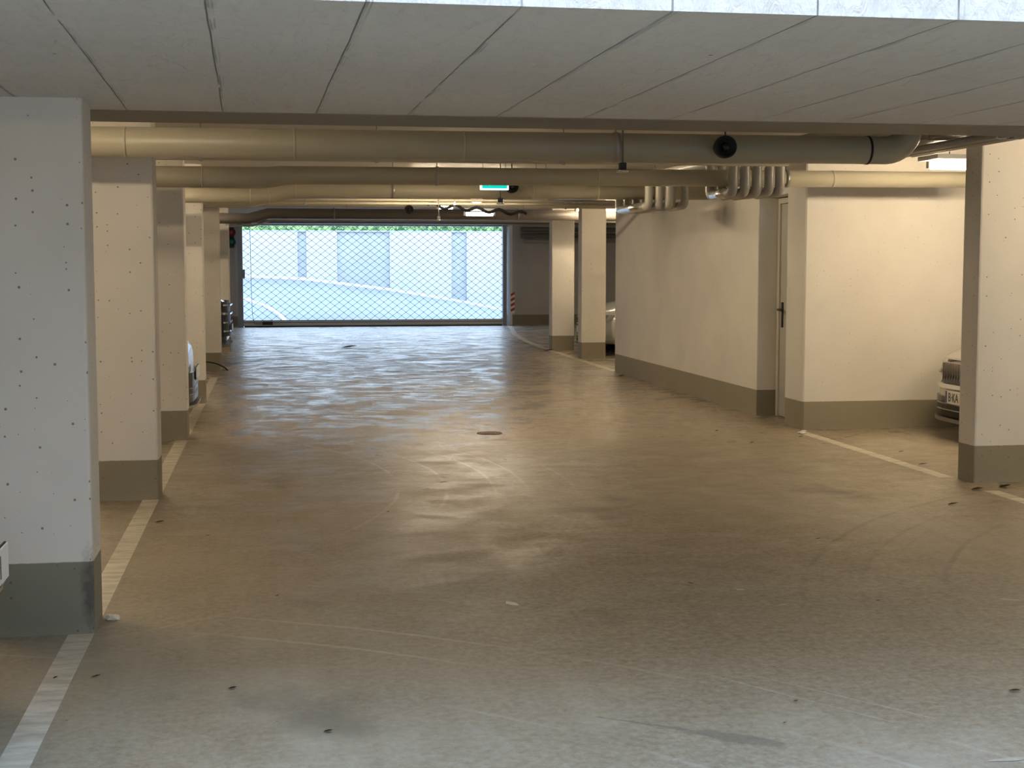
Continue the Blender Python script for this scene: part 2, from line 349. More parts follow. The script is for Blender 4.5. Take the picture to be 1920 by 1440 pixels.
# ------------------------------------------------------------------ mesh builder
class MB:
    def __init__(self):
        self.bm = bmesh.new()
        self.mats = []
    def _mi(self, faces, mat):
        if mat is None: return
        if mat not in self.mats: self.mats.append(mat)
        i = self.mats.index(mat)
        for f in faces: f.material_index = i
    def box(self, x0, x1, y0, y1, z0, z1, mat=None, bevel=0.0, only=None):
        vs = [self.bm.verts.new(p) for p in ((x0, y0, z0), (x1, y0, z0), (x1, y1, z0), (x0, y1, z0), (x0, y0, z1), (x1, y0, z1), (x1, y1, z1), (x0, y1, z1))]
        fs = [self.bm.faces.new([vs[i] for i in q]) for q in ((3, 2, 1, 0), (4, 5, 6, 7), (0, 1, 5, 4), (1, 2, 6, 5), (2, 3, 7, 6), (3, 0, 4, 7))]
        if bevel:
            es = set(e for f in fs for e in f.edges)
            if only == 'v': es = [e for e in es if abs(e.verts[0].co.z - e.verts[1].co.z) > 1e-6]
            r = bmesh.ops.bevel(self.bm, geom=list(es), offset=bevel, segments=2, affect='EDGES', profile=0.5)
            fs = list(set(list(r['faces']) + [f for f in fs if f.is_valid]))
        self._mi(fs, mat)
        return self
    def tube(self, pts, r, seg=20, mat=None, caps=True):
        pts = [Vector(p) for p in pts]
        rs = r if isinstance(r, (list, tuple)) else [r] * len(pts)
        n = len(pts)
        t0 = (pts[1] - pts[0]).normalized()
        up = Vector((0, 0, 1)) if abs(t0.z) < 0.9 else Vector((1, 0, 0))
        a = t0.cross(up).normalized()
        rings = []
        for i, p in enumerate(pts):
            if i == 0: t = pts[1] - pts[0]
            elif i == n - 1: t = pts[-1] - pts[-2]
            else: t = (pts[i + 1] - p).normalized() + (p - pts[i - 1]).normalized()
            t.normalize()
            a = (a - t * a.dot(t)).normalized()
            b = t.cross(a)
            rings.append([self.bm.verts.new(p + (a * math.cos(2 * PI * k / seg) + b * math.sin(2 * PI * k / seg)) * rs[i]) for k in range(seg)])
        fs = []
        for i in range(n - 1):
            for k in range(seg):
                f = self.bm.faces.new((rings[i][k], rings[i][(k + 1) % seg], rings[i + 1][(k + 1) % seg], rings[i + 1][k])); f.smooth = True
                fs.append(f)
        if caps:
            fs.append(self.bm.faces.new(rings[0][::-1])); fs.append(self.bm.faces.new(rings[-1]))
        self._mi(fs, mat)
        return self
    def lathe(self, prof, origin, axis='Z', seg=28, mat=None):
        """prof: list of (radius, height along axis)"""
        o = Vector(origin)
        ax = {'X': Vector((1, 0, 0)), 'Y': Vector((0, 1, 0)), 'Z': Vector((0, 0, 1)), '-Y': Vector((0, -1, 0)), '-X': Vector((-1, 0, 0))}[axis]
        u = ax.orthogonal().normalized(); v = ax.cross(u)
        rings = []
        for (r, h) in prof:
            if r < 1e-6: rings.append([self.bm.verts.new(o + ax * h)])
            else: rings.append([self.bm.verts.new(o + ax * h + (u * math.cos(2 * PI * k / seg) + v * math.sin(2 * PI * k / seg)) * r) for k in range(seg)])
        fs = []
        for i in range(len(rings) - 1):
            A, B = rings[i], rings[i + 1]
            if len(A) == 1 and len(B) == 1: continue
            for k in range(seg):
                q = []
                if len(A) == 1: q = [A[0], B[(k + 1) % seg], B[k]]
                elif len(B) == 1: q = [A[k], A[(k + 1) % seg], B[0]]
                else: q = [A[k], A[(k + 1) % seg], B[(k + 1) % seg], B[k]]
                f = self.bm.faces.new(q); f.smooth = True; fs.append(f)
        self._mi(fs, mat)
        return self
    def poly(self, pts, mat=None):
        f = self.bm.faces.new([self.bm.verts.new(p) for p in pts]); self._mi([f], mat); return self
    def prism(self, pts, d, mat=None):
        """extrude polygon pts by vector d"""
        d = Vector(d)
        A = [self.bm.verts.new(p) for p in pts]; B = [self.bm.verts.new(Vector(p) + d) for p in pts]
        n = len(A)
        fs = [self.bm.faces.new(A[::-1]), self.bm.faces.new(B)]
        for i in range(n): fs.append(self.bm.faces.new((A[i], A[(i + 1) % n], B[(i + 1) % n], B[i])))
        self._mi(fs, mat)
        return self
    def build(self, name, mat, parent=None, origin=None, recalc=True):
        if recalc: bmesh.ops.recalc_face_normals(self.bm, faces=self.bm.faces)
        me = bpy.data.meshes.new(name)
        off = Vector(origin) if origin else None
        if off is not None:
            for v in self.bm.verts: v.co -= off
        self.bm.to_mesh(me); self.bm.free()
        if self.mats:
            for m in self.mats: me.materials.append(m)
        else: me.materials.append(mat)
        o = bpy.data.objects.new(name, me)
        C.objects.link(o)
        if off is not None: o.location = off
        if parent is not None: o.parent = parent
        return o

def tag(o, label=None, cat=None, group=None, kind=None):
    if label: o['label'] = label
    if cat: o['category'] = cat
    if group: o['group'] = group
    if kind: o['kind'] = kind
    return o

def empty(name, loc, label, cat, group=None, rotz=0.0):
    o = bpy.data.objects.new(name, None)
    o.empty_display_size = 0.1
    C.objects.link(o)
    o.location = loc; o.rotation_euler = (0, 0, rotz)
    return tag(o, label, cat, group)

def struct(mb, name, mat, label, cat):
    return tag(mb.build(name, mat), label, cat, kind='structure')

# ------------------------------------------------------------------ setting
ZC = 2.50      # ceiling of the garage
ZS = 2.09      # soffit of the slab over the entrance
XL, XR = -5.9, 9.8
YE = 34.3      # end wall with the gate
fl = MB().box(XL, XR, -16, YE, -0.12, 0).build('floor', M['floor'])
tag(fl, 'brown grey screed floor of the parking garage with tyre marks', 'floor', kind='structure')
struct(MB().box(XL, XR, 6.12, YE + 0.3, ZC, ZC + 0.25), 'ceiling', M['ceiling'], 'painted concrete ceiling above the drive and the parking bays', 'ceiling')
mb = MB(); mb.box(XL, 0.2, -9.25, -9, 0, 3.7); mb.box(3.6, XR, -9.25, -9, 0, 3.7)  # unseen wall; its opening is added to set the sky light from behind
struct(mb, 'wall_rear', M['wall'], 'unseen near end wall with an opening added to let sky light in', 'wall')
# the lower slab over the entrance, with its front face in daylight
mb = MB()
mb.box(XL, XR, 3.53, 6.12, ZS, 3.7)
struct(mb, 'ceiling_entrance', M['slab'], 'low grey concrete slab with board lines at the top of the view', 'ceiling')
struct(MB().box(XL, XR, 0.95, 1.25, 3.7, 5.0), 'wall_sky_block', M['paint'], 'unseen house wall added above the light well to hold back low sky light', 'wall')  # unseen wall, its height set to keep low sky light off the floor
struct(MB().box(XL, XR, -9.0, 1.25, 2.3, 3.7), 'ceiling_rear', M['ceiling'], 'concrete slab behind the open light well', 'ceiling')
struct(MB().box(XL - 0.25, XL, -9, YE, 0, 3.25), 'wall_left', M['wall'], 'back wall of the left parking bays', 'wall')
struct(MB().box(XR, XR + 0.25, -9, YE, 0, 3.25), 'wall_right', M['wall'], 'back wall of the right parking bays', 'wall')
mb = MB()
mb.box(XL, -0.80, YE, YE + 0.3, 0, ZC); mb.box(5.66, XR, YE, YE + 0.3, 0, ZC)
mb.box(-0.80, 5.66, YE, YE + 0.3, 2.40, ZC)
struct(mb, 'wall_end', M['greywall'], 'grey end wall with a dark base band on both sides of the gate', 'wall')
# downstand beam in front of the gate
struct(MB().box(XL, XR, 33.3, 33.7, 2.42, ZC, bevel=0.01), 'trim_1', M['greywall'], 'low concrete lintel beam above the rolling gate', 'beam')

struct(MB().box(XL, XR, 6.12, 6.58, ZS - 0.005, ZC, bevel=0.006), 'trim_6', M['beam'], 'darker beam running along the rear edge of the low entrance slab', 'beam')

# stair core on the right: side wall with door niche, front wall facing the camera
mb = MB()
mb.box(4.61, 4.86, 13.12, 18.9, 0, ZC, bevel=0.008, only='v')
mb.box(4.61, 4.86, 12.34, 13.12, 2.10, ZC)
struct(mb, 'wall_core_side', M['wall'], 'cream side wall of the stair core along the drive', 'wall')
struct(MB().prism([(4.622, 11.9, 0), (XR, 11.9, 0), (XR, 12.15, 0), (4.86, 12.15, 0), (4.86, 12.34, 0), (4.61, 12.34, 0), (4.61, 11.912, 0)], (0, 0, ZC)), 'wall_core_front', M['wall'], 'cream front wall of the stair core behind the right bay', 'wall')
struct(MB().box(4.86, XR, 18.65, 18.9, 0, ZC), 'wall_core_rear', M['wall'], 'rear wall of the stair core', 'wall')

# door in the niche
dr = bpy.data.objects.new('door_1', None); C.objects.link(dr); dr.location = (4.84, 12.73, 0)
tag(dr, 'grey steel door in the niche of the cream core wall', 'door', kind='structure')
def local(mb, root, name, mat, label=None):
    o = mb.build(name, mat); o.parent = root; o.location = -Vector(root.location)
    if root.rotation_euler.z: raise Exception('rot')
    if label: o['label'] = label
    return o
mb = MB(); mb.box(4.80, 4.855, 12.345, 12.40, 0, 2.09, bevel=0.004); mb.box(4.80, 4.855, 13.06, 13.115, 0, 2.09, bevel=0.004); mb.box(4.80, 4.855, 12.40, 13.06, 2.04, 2.09, bevel=0.004)
local(mb, dr, 'door_frame', M['frame'])
local(MB().box(4.815, 4.85, 12.405, 13.055, 0.006, 2.036, bevel=0.003), dr, 'door_leaf', M['door'])
mb = MB(); mb.box(4.805, 4.815, 12.965, 13.005, 0.86, 1.10, bevel=0.003)
mb.tube([(4.815, 12.985, 1.03), (4.765, 12.985, 1.03)], 0.011, 10)
mb.tube([(4.768, 12.995, 1.03), (4.765, 12.93, 1.03), (4.765, 12.86, 1.025)], 0.012, 10)
local(mb, dr, 'door_handle', M['black'], 'black lever handle with long plate')

# ------------------------------------------------------------------ floor markings and marks (parts of the floor)
def stripx(pts, w, mat='line', name='painted_line', z=0.0015, thick=0.001):
    mb = MB()
    vsl = []
    for i, p in enumerate(pts):
        p = Vector((p[0], p[1], 0))
        a = Vector((pts[max(i - 1, 0)][0], pts[max(i - 1, 0)][1], 0)); b = Vector((pts[min(i + 1, len(pts) - 1)][0], pts[min(i + 1, len(pts) - 1)][1], 0))
        t = (b - a).normalized(); n = Vector((-t.y, t.x, 0))
        vsl.append((p + n * w / 2, p - n * w / 2))
    for i in range(len(vsl) - 1):
        (a, b), (c, d) = vsl[i], vsl[i + 1]
        mb.poly([(a.x, a.y, z), (b.x, b.y, z), (d.x, d.y, z), (c.x, c.y, z)])
    return mb.build(name, M[mat], fl)
stripx([(-0.762, 0.0), (-0.762, 18.8)], 0.10)['label'] = 'pale painted line along the left pillars'
stripx([(4.54, 3.0), (4.56, 8.45)], 0.10)['label'] = 'pale painted line in front of the right pillar'
stripx([(4.55, 9.03), (4.54, 11.7)], 0.10)['label'] = 'pale painted line before the core wall'
stripx([(4.64, 19.0), (4.70, 24.7), (4.82, 27.0), (5.05, 29.6), (5.42, 32.2), (5.6, 33.6)], 0.11)['label'] = 'pale curved line leading to the right end of the gate'
def patch(x, y, a, b, rot, mat='line'):
    mb = MB(); pts = []
    for k in range(9):
        t = 2 * PI * k / 9; r = random.uniform(0.75, 1.1)
        px_, py_ = a * r * math.cos(t), b * r * math.sin(t)
        pts.append((x + px_ * math.cos(rot) - py_ * math.sin(rot), y + px_ * math.sin(rot) + py_ * math.cos(rot), 0.0014))
    mb.poly(pts); mb.build('paint_glint_mark', M[mat], fl)
M['mark'] = simple('old_paint_mark', (0.62, 0.58, 0.52), 0.6, nscale=60, nvar=0.3)
M['mark_dim'] = simple('faded_paint_and_glint', (0.42, 0.37, 0.29), 0.6, nscale=60, nvar=0.3)  # also colours the painted lamp reflection in the right bay

# ------------------------------------------------------------------ pillars
def pillar(x0, x1, y0, y1, ztop, mat, label, group):
    o = MB().box(x0, x1, y0, y1, 0, ztop, bevel=0.014, only='v').build('concrete_pillar', mat, origin=((x0 + x1) / 2, (y0 + y1) / 2, 0))
    tag(o, label, 'pillar', group)
    return o
XI = -0.71
LP = [(5.71, ZS, 'paint_hi', 'large grey white pillar nearest the camera at the left edge'),
      (8.98, ZC, 'paint', 'second pillar of the left row, pocked cream face under the thick pipe'),
      (12.02, ZC, 'paint', 'third pillar of the left row, hiding most of the white car behind it'),
      (15.22, ZC, 'paint', 'fourth pillar of the left row, just behind the white car'),
      (20.0, ZC, 'paint', 'fifth pillar of the left row, with the black hose at its foot'),
      (24.49, ZC, 'paint', 'last slim looking pillar of the left row, behind the dark car')]
for y, zt, m, lab in LP:
    pillar(XI - 0.40, XI, y, y + 0.27, zt, M[m], lab, 'pillars of the left row')
pillar(4.605, 5.02, 8.77, 9.0, ZC, M['paint'], 'big pocked cream pillar at the right edge of the view', 'pillars of the right row')
pillar(4.715, 5.11, 23.9, 24.15, ZC, M['paint'], 'cream pillar of the right row nearest the gate, scuffed face', 'pillars of the right row')
pillar(4.755, 5.15, 21.72, 21.97, ZC, M['paint'], 'cream pillar between the gate side pillar and the stair core', 'pillars of the right row')

# ------------------------------------------------------------------ pipes
def arc(c, r, a0, a1, n, fn):
    return [fn(c, r, a0 + (a1 - a0) * k / n) for k in range(n + 1)]
def ring(mb_root, x, y, z, r, w=0.012, mat='pipe_joint', name='pipe_joint'):
    mb = MB().tube([(x - w / 2, y, z), (x + w / 2, y, z)], r, 28)
    return mb.build(name, M[mat], mb_root)
def hanger(root, x, y, z, r):
    mb = MB()
    mb.lathe([(r + 0.003, -0.012), (r + 0.006, -0.012), (r + 0.006, 0.012), (r + 0.003, 0.012)], (x, y, z), 'X', 28)
    mb.tube([(x, y, z + r), (x, y, ZC)], 0.005, 8)
    return mb.build('pipe_hanger', M['galv'], root)

# thick pipe nearest the camera
Y1, Z1, R1 = 8.3, 2.142, 0.0845
pts = [(XL, Y1, Z1 - 0.016), (3.72, Y1, Z1 + 0.012)]
for k in range(1, 9):
    a = PI / 2 * k / 8
    pts.append((3.72 + 0.15 * math.sin(a), Y1, Z1 + 0.012 + 0.15 * (1 - math.cos(a))))
pts.append((3.87, Y1, ZC))
p1 = tag(MB().tube(pts, R1, 36).build('ventilation_pipe', M['pipe']), 'thick beige pipe nearest the camera, crossing the drive and turning up at right', 'pipe', 'thick beige pipes under the ceiling')
def z1(x): return Z1 - 0.016 + 0.028 * (x - XL) / (3.72 - XL)
for x in (-0.80, 0.135, 1.11): ring(p1, x, Y1, z1(x), R1 + 0.002)
ring(p1, 3.60, Y1, z1(3.6), R1 + 0.003, 0.014, 'black')
for x in (-3.2, 2.02): hanger(p1, x, Y1, z1(x), R1)

# second pipe with a reducer
Y2 = 11.3
prof = [(XL, 2.128, .082), (-0.10, 2.131, .082), (-0.02, 2.133, .081), (0.08, 2.148, .075), (0.20, 2.152, .071), (0.30, 2.153, .071), (5.9, 2.172, .066)]
p2 = tag(MB().tube([(a, Y2, b) for a, b, c in prof], [c for a, b, c in prof], 36).build('ventilation_pipe', M['pipe']), 'second beige pipe from the camera, narrowing behind the first pipe', 'pipe', 'thick beige pipes under the ceiling')
for x, z, r in ((-0.52, 2.13, .084), (2.6, 2.161, .07), (4.6, 2.168, .069)): ring(p2, x, Y2, z, r)
for x, z, r in ((-2.5, 2.13, .082), (1.3, 2.156, .07), (4.2, 2.166, .067)): hanger(p2, x, Y2, z, r)

# third pipe with an offset
Y3 = 14.3
prof = [(XL, 2.135, .074), (-0.12, 2.135, .074), (-0.02, 2.140, .074), (0.14, 2.185, .074), (0.24, 2.195, .074), (4.58, 2.20, .072)]
p3 = tag(MB().tube([(a, Y3, b) for a, b, c in prof], [c for a, b, c in prof], 32).build('ventilation_pipe', M['pipe']), 'third beige pipe from the camera, lit at both ends, stepping up at left', 'pipe', 'thick beige pipes under the ceiling')
for x, z in ((-0.2, 2.135), (-0.02, 2.14), (0.24, 2.195), (2.62, 2.2), (3.30, 2.2)): ring(p3, x, Y3, z, .077)
for x in (-3, 1.2, 3.9): hanger(p3, x, Y3, 2.197, .074)

Y4 = 19.3
p4 = tag(MB().tube([(XL, Y4, 2.285), (9.5, Y4, 2.295)], 0.06, 24).build('ventilation_pipe', M['pipe']), 'brown beige pipe ending above the two far right pillars', 'pipe', 'thick beige pipes under the ceiling')
for x in (-3, 1.0, 4.0, 7.0): hanger(p4, x, Y4, 2.29, .06)
Y5 = 23.2
p5 = tag(MB().tube([(XL, Y5, 2.20), (-0.35, Y5, 2.20), (-0.05, Y5, 2.28), (9.5, Y5, 2.28)], 0.085, 24).build('ventilation_pipe', M['pvc_dark']), 'dark pipe farthest from the camera, in front of the gate lintel', 'pipe', 'thick beige pipes under the ceiling')
for x in (-3, 1.0, 4.0, 7.0): hanger(p5, x, Y5, 2.28, .085)

# thin conduits
def conduit(pts, r, label, mat='pvc', clamps=(), group='thin conduits under the ceiling'):
    o = MB().tube(pts, r, 12).build('conduit', M[mat])
    tag(o, label, 'conduit', group)
    for (x, y, z) in clamps:
        MB().box(x - 0.012, x + 0.012, y - r - 0.004, y + r + 0.004, z - r - 0.004, z + r + 0.008, bevel=0.002).tube([(x, y, z + r), (x, y, ZC)], 0.004, 6).build('pipe_clamp', M['galv'], o)
    return o
for cx_, cz_, cr_, lab in ((4.33, 2.235, 0.024, 'grey conduit running into depth beside the right edge pillar, leftmost of three'), (4.42, 2.24, 0.03, 'grey conduit running into depth beside the right edge pillar, middle of three'), (4.52, 2.245, 0.026, 'grey conduit running into depth beside the right edge pillar, rightmost of three')):
    o = MB().tube([(cx_, 6.58, cz_), (cx_, 9.62, cz_), (cx_, 9.68, cz_ + 0.02), (cx_, 9.7, cz_ + 0.08), (cx_, 9.7, ZC)], cr_, 14).build('conduit', M['pvc'])
    tag(o, lab, 'conduit', 'thin conduits under the ceiling')
    MB().box(cx_ - cr_ - 0.004, cx_ + cr_ + 0.004, 8.0, 8.03, cz_ - cr_ - 0.004, cz_ + cr_ + 0.004, bevel=0.003).tube([(cx_, 8.015, cz_ + cr_), (cx_, 8.015, ZC)], 0.005, 6).build('pipe_clamp', M['galv'], o)
tag(MB().box(4.63, 5.05, 9.05, 11.85, 2.36, 2.368).box(4.63, 4.636, 9.05, 11.85, 2.36, 2.42).box(5.044, 5.05, 9.05, 11.85, 2.36, 2.42).tube([(4.7, 9.4, 2.36), (4.7, 9.4, ZC)], 0.005, 6).tube([(4.88, 11.2, 2.36), (4.88, 11.2, ZC)], 0.005, 6).build('added_cable_tray', M['pvc_dark']), 'dark cable tray added to cover the lit ceiling above the bright tube lamp at right', 'cable tray')  # added to darken the view of the over-lit ceiling here
dt = MB().box(4.29, 4.56, 6.58, 9.62, 2.285, 2.47, bevel=0.004).build('ventilation_duct', M['pvc'])
tag(dt, 'flat grey duct above the three conduits beside the right edge pillar', 'duct')
for yy in (7.4, 8.9): MB().box(4.282, 4.568, yy - 0.012, yy + 0.012, 2.277, 2.478, bevel=0.002).build('duct_flange', M['galv'], dt)
conduit([(XL, 10.7, 2.222), (4.0, 10.7, 2.235)], 0.013, 'slim light conduit showing below the nearest thick pipe', 'pipe_joint', clamps=((-0.5, 10.7, 2.225), (0.78, 10.7, 2.229), (2.2, 10.7, 2.231)))
conduit([(XL, 17.3, 2.15), (-0.22, 17.3, 2.15), (-0.05, 17.3, 2.2), (4.5, 17.3, 2.20)], 0.016, 'slim conduit behind the third pipe, kinked at left, the lower of two', 'pipe_joint', clamps=((0.4, 17.3, 2.19), (2.2, 17.3, 2.2)))
conduit([(XL, 17.5, 2.2), (-0.2, 17.5, 2.2), (-0.02, 17.5, 2.25), (4.5, 17.5, 2.25)], 0.016, 'slim conduit behind the third pipe, kinked at left, the upper of two', 'pipe_joint')
conduit([(XL, 27.5, 2.18), (-0.35, 27.5, 2.20), (0.0, 27.5, 2.31), (8.5, 27.5, 2.31)], 0.016, 'pale thin conduit in front of the gate lintel', 'pipe_joint', clamps=((2.6, 27.5, 2.31),))
conduit([(XL, 33.2, 2.455), (XR, 33.2, 2.455)], 0.04, 'dark conduit above the top edge of the gate', 'pvc_dark')
# pipes on the end wall, right of the gate
for z, r, y, lab in ((2.33, 0.055, 34.2, 'uppermost dark pipe on the end wall right of the gate'), (2.18, 0.06, 34.18, 'middle dark pipe on the end wall right of the gate'), (2.05, 0.045, 34.2, 'lowest grey pipe on the end wall right of the gate')):
    o = MB().tube([(5.98 if z > 2.1 else 6.05, y, z), (XR - 0.05, y, z)], r, 16).box(6.3, 6.34, y - r, YE, z - 0.02, z + 0.02).build('wall_pipe', M['pvc_dark'] if z > 2.1 else M['jacket'])
    tag(o, lab, 'pipe', 'pipes on the end wall')

# bundle of five insulated pipes: high, dip under pipe two, dip under pipe three
XB = [3.65, 3.75, 3.85, 3.955, 4.045]
zh, zl, rb = 2.315, 2.035, 0.040
ord_ = ['leftmost', 'second from left', 'middle', 'fourth from left', 'rightmost']
def rnd(pts, r=0.05, n=5):
    out = [Vector(pts[0])]
    for i in range(1, len(pts) - 1):
        p = Vector(pts[i]); a = (Vector(pts[i - 1]) - p).normalized(); b = (Vector(pts[i + 1]) - p).normalized()
        for k in range(n + 1):
            t = k / n
            out.append(p + a * r * (1 - t) ** 2 + b * r * t ** 2)
    out.append(Vector(pts[-1]))
    return out
for i, x in enumerate(XB):
    lo = zl + (0.0, 0.0, 0.0, 0.012, 0.012)[i]
    ya = 11.02 + 0.0 * i; yb = 13.6 + (0, 0, 0, 0.25, 0.12)[i]
    path = rnd([(x, 6.14, zh), (x, ya, zh), (x, ya, lo), (x, 11.62, lo), (x, 11.62, zh), (x, yb, zh), (x, yb, lo), (x, 14.82 + 0.03 * i, lo), (x, 14.82 + 0.03 * i, zh), (x, 18.6, zh)], 0.06, 6)
    path[0] = Vector((x, 6.58, zh))
    o = MB().tube(path, rb, 16).build('insulated_pipe', M['jacket'])
    tag(o, 'grey insulated pipe dipping under the beige pipes at right, %s of five' % ord_[i], 'pipe', 'insulated pipe bundle at the right')
    if i in (0, 3, 4):
        MB().tube([(x, yb + 0.14, lo), (x, 14.74, lo)], rb + 0.004, 16).build('metal_sleeve', M['alu'], o)
    if i == 0:
        MB().tube([(x, ya + 0.12, lo), (x, ya + 0.50, lo)], rb + 0.004, 16).build('metal_sleeve', M['alu'], o)

# ------------------------------------------------------------------ black nozzles, sprinklers
def nozzle(x, y, z, r, label):
    root = empty('air_nozzle', (x, y, z), label, 'nozzle', 'black round air nozzles')
    MB().lathe([(0, 0.03), (r * 0.55, 0.03), (r * 0.8, 0.012), (r * 0.93, -0.0), (r, 0.012), (r, 0.05), (r * 0.8, 0.09), (r * .7, 0.12)], (0, 0, 0), 'Y', 32).build('nozzle_rim', M['black'], root)
    MB().lathe([(0, -0.004), (r * 0.3, 0.002), (r * 0.42, 0.018), (r * .45, 0.03)], (0, 0, 0), 'Y', 24).build('nozzle_core', M['blackgloss'], root)
    MB().tube([(0, 0.03, r), (0, 0.03, ZC - z)], 0.006, 8).build('hanging_rod', M['pvc_dark'], root)
nozzle(2.63, 8.06, 2.143, 0.066, 'black round nozzle in front of the thick pipe nearest the camera')
nozzle(2.37, 14.05, 2.235, 0.066, 'black round nozzle right of the green exit sign')
nozzle(1.80, 18.9, 2.19, 0.06, 'small black round nozzle above the middle of the gate')
def sprinkler(x, y, label, group='hanging detector heads'):
    root = empty('detector_head', (x, y, 1.987), label, 'detector', group)
    MB().tube([(0, 0, 0.03), (0, 0, ZC - 1.987)], 0.006, 8).build('drop_rod', M['pvc_dark'], root)
    MB().box(-0.02, 0.02, -0.02, 0.02, 0.012, 0.055, bevel=0.004).build('detector_body', M['black'], root)
    MB().lathe([(0, 0.0), (0.032, 0.0), (0.036, 0.006), (0.03, 0.014), (0, 0.014)], (0, 0, 0), 'Z', 24).build('detector_disc', M['alu'], root)
sprinkler(2.005, 8.06, 'small black detector with silver disc below the nearest thick pipe')
sprinkler(1.985, 12.4, 'small black detector hanging just below the green exit sign')
sprinkler(1.985, 17.1, 'small black detector hanging above the top edge of the gate')

# ------------------------------------------------------------------ lamps
def lamp(x, y, z, L, along, label, tube='tube', hw=0.03, tr=0.02):
    root = empty('batten_lamp', (x, y, z), label, 'lamp', 'tube lamps under the ceiling')
    h = L / 2
    def bx(a0, a1, b0, b1, z0, z1, bev=0.004):
        mb = MB()
        if along == 'X': mb.box(a0, a1, b0, b1, z0, z1, bevel=bev)
        else: mb.box(b0, b1, a0, a1, z0, z1, bevel=bev)
        return mb
    bx(-h, h, -hw, hw, 0.04, 0.075).build('lamp_housing', M['lamp_body'], root)
    p = (lambda t: (t, 0, 0)) if along == 'X' else (lambda t: (0, t, 0))
    MB().tube([p(-h + 0.03), p(h - 0.03)], tr, 16).build('lamp_tube', M[tube], root)
    for s in (-1, 1):
        a = s * h
        bx(min(a, a - s * 0.03), max(a, a - s * 0.03), -0.022, 0.022, -0.022, 0.032).build('lamp_socket', M['lamp_body'], root)
    if ZC - z > 0.09:
        for s in (-1, 1):
            q = p(s * h * 0.7)
            MB().tube([(q[0], q[1], 0.075), (q[0], q[1], ZC - z)], 0.004, 6).build('hanging_rod', M['galv'], root)
    return root
lamp(-1.75, 6.9, 2.28, 1.2, 'X', 'lit tube lamp in the left bay behind the first pillar')
lamp(-1.9, 10.3, 2.41, 1.2, 'X', 'lit tube lamp in the left bay behind the second pillar', 'tube_soft')
lamp(-1.75, 13.5, 2.41, 1.2, 'X', 'lit tube lamp in the left bay of the white car')
lamp(-1.75, 18.0, 2.41, 1.2, 'X', 'lit tube lamp in the left bay before the fifth pillar', 'tube_dim')
lamp(-1.75, 22.5, 2.41, 1.2, 'X', 'lit tube lamp in the left bay of the dark car', 'tube')
lamp(5.7, 7.25, 2.41, 1.2, 'X', 'lit tube lamp in the bay before the right edge pillar', 'tube_hi', hw=0.12)
lamp(5.56, 10.3, 2.215, 1.2, 'X', 'bright tube lamp showing between the pipe elbow and the right edge pillar', hw=0.17, tr=0.031)
lamp(2.2, 16.5, 2.38, 1.2, 'X', 'added tube lamp over the drive, hidden above the third beige pipe to brighten the core wall', 'tube_hi', hw=0.14)  # added lamp kept out of sight, brightens the core wall
lamp(7.6, 28.0, 2.41, 1.2, 'Y', 'added unseen tube lamp in the far right bays to brighten the end wall', 'tube_hi')  # added lamp out of view, lifts the grey end wall
lamp(-3.4, 28.0, 2.41, 1.2, 'Y', 'added unseen tube lamp in the far left bays to brighten the gate end', 'tube')  # added lamp out of view, counterpart to the far right one
lamp(-2.2, 3.0, 2.02, 1.2, 'Y', 'tube lamp beside the light well above the near left bay', 'tube_soft')
lamp(1.5, 0.6, 2.22, 1.2, 'X', 'added unseen tube lamp behind the camera to brighten the near pillar and slab', 'tube')  # added fill lamp behind the camera for the near surfaces
lamp(2.45, 12.95, 2.235, 0.7, 'Y', 'tube lamp over the drive, peeping out right of the exit sign', 'tube_hi', hw=0.10)
lamp(5.9, 19.9, 2.41, 1.2, 'X', 'lit tube lamp in the bay behind the stair core')
lamp(5.5, 22.9, 2.36, 1.2, 'X', 'lit tube lamp between the two far right pillars')
lamp(2.66, 18.6, 2.27, 0.16, 'X', 'small white lamp over the drive, below the green exit sign', 'tube_cool', tr=0.03)

# lamps near the gate seen behind crumpled foil hoses
lamp(2.27, 18.75, 2.215, 0.24, 'X', 'white lamp over the far drive, upper of the pair behind the foil hose', 'tube_cool', tr=0.024)
lamp(2.72, 18.75, 2.13, 0.42, 'X', 'white lamp over the far drive, lower of the pair behind the foil hose', 'tube_cool', tr=0.024)
def hose(p0, p1, amp, r, label):
    n = 60
    p0, p1 = Vector(p0), Vector(p1)
    pts, rs = [], []
    for k in range(n + 1):
        t = k / n
        p = p0.lerp(p1, t) + Vector((0, 0.02 * math.sin(t * 17), amp * math.sin(t * PI * 9) * (1 - 0.3 * t)))
        pts.append(p); rs.append(r * (1 + 0.22 * (k % 2)))
    o = MB().tube(pts, rs, 12).build('foil_hose', M['black']); tag(o, label, 'hose')
    for k in (2, 30, 58): MB().tube([pts[k], (pts[k].x, pts[k].y, ZC)], 0.004, 6).build('hanging_rod', M['pvc_dark'], o)
    return o
hose((2.0, 18.45, 2.235), (3.3, 18.45, 2.125), 0.032, 0.017, 'dark wavy hose crossing the white lamps near the gate')

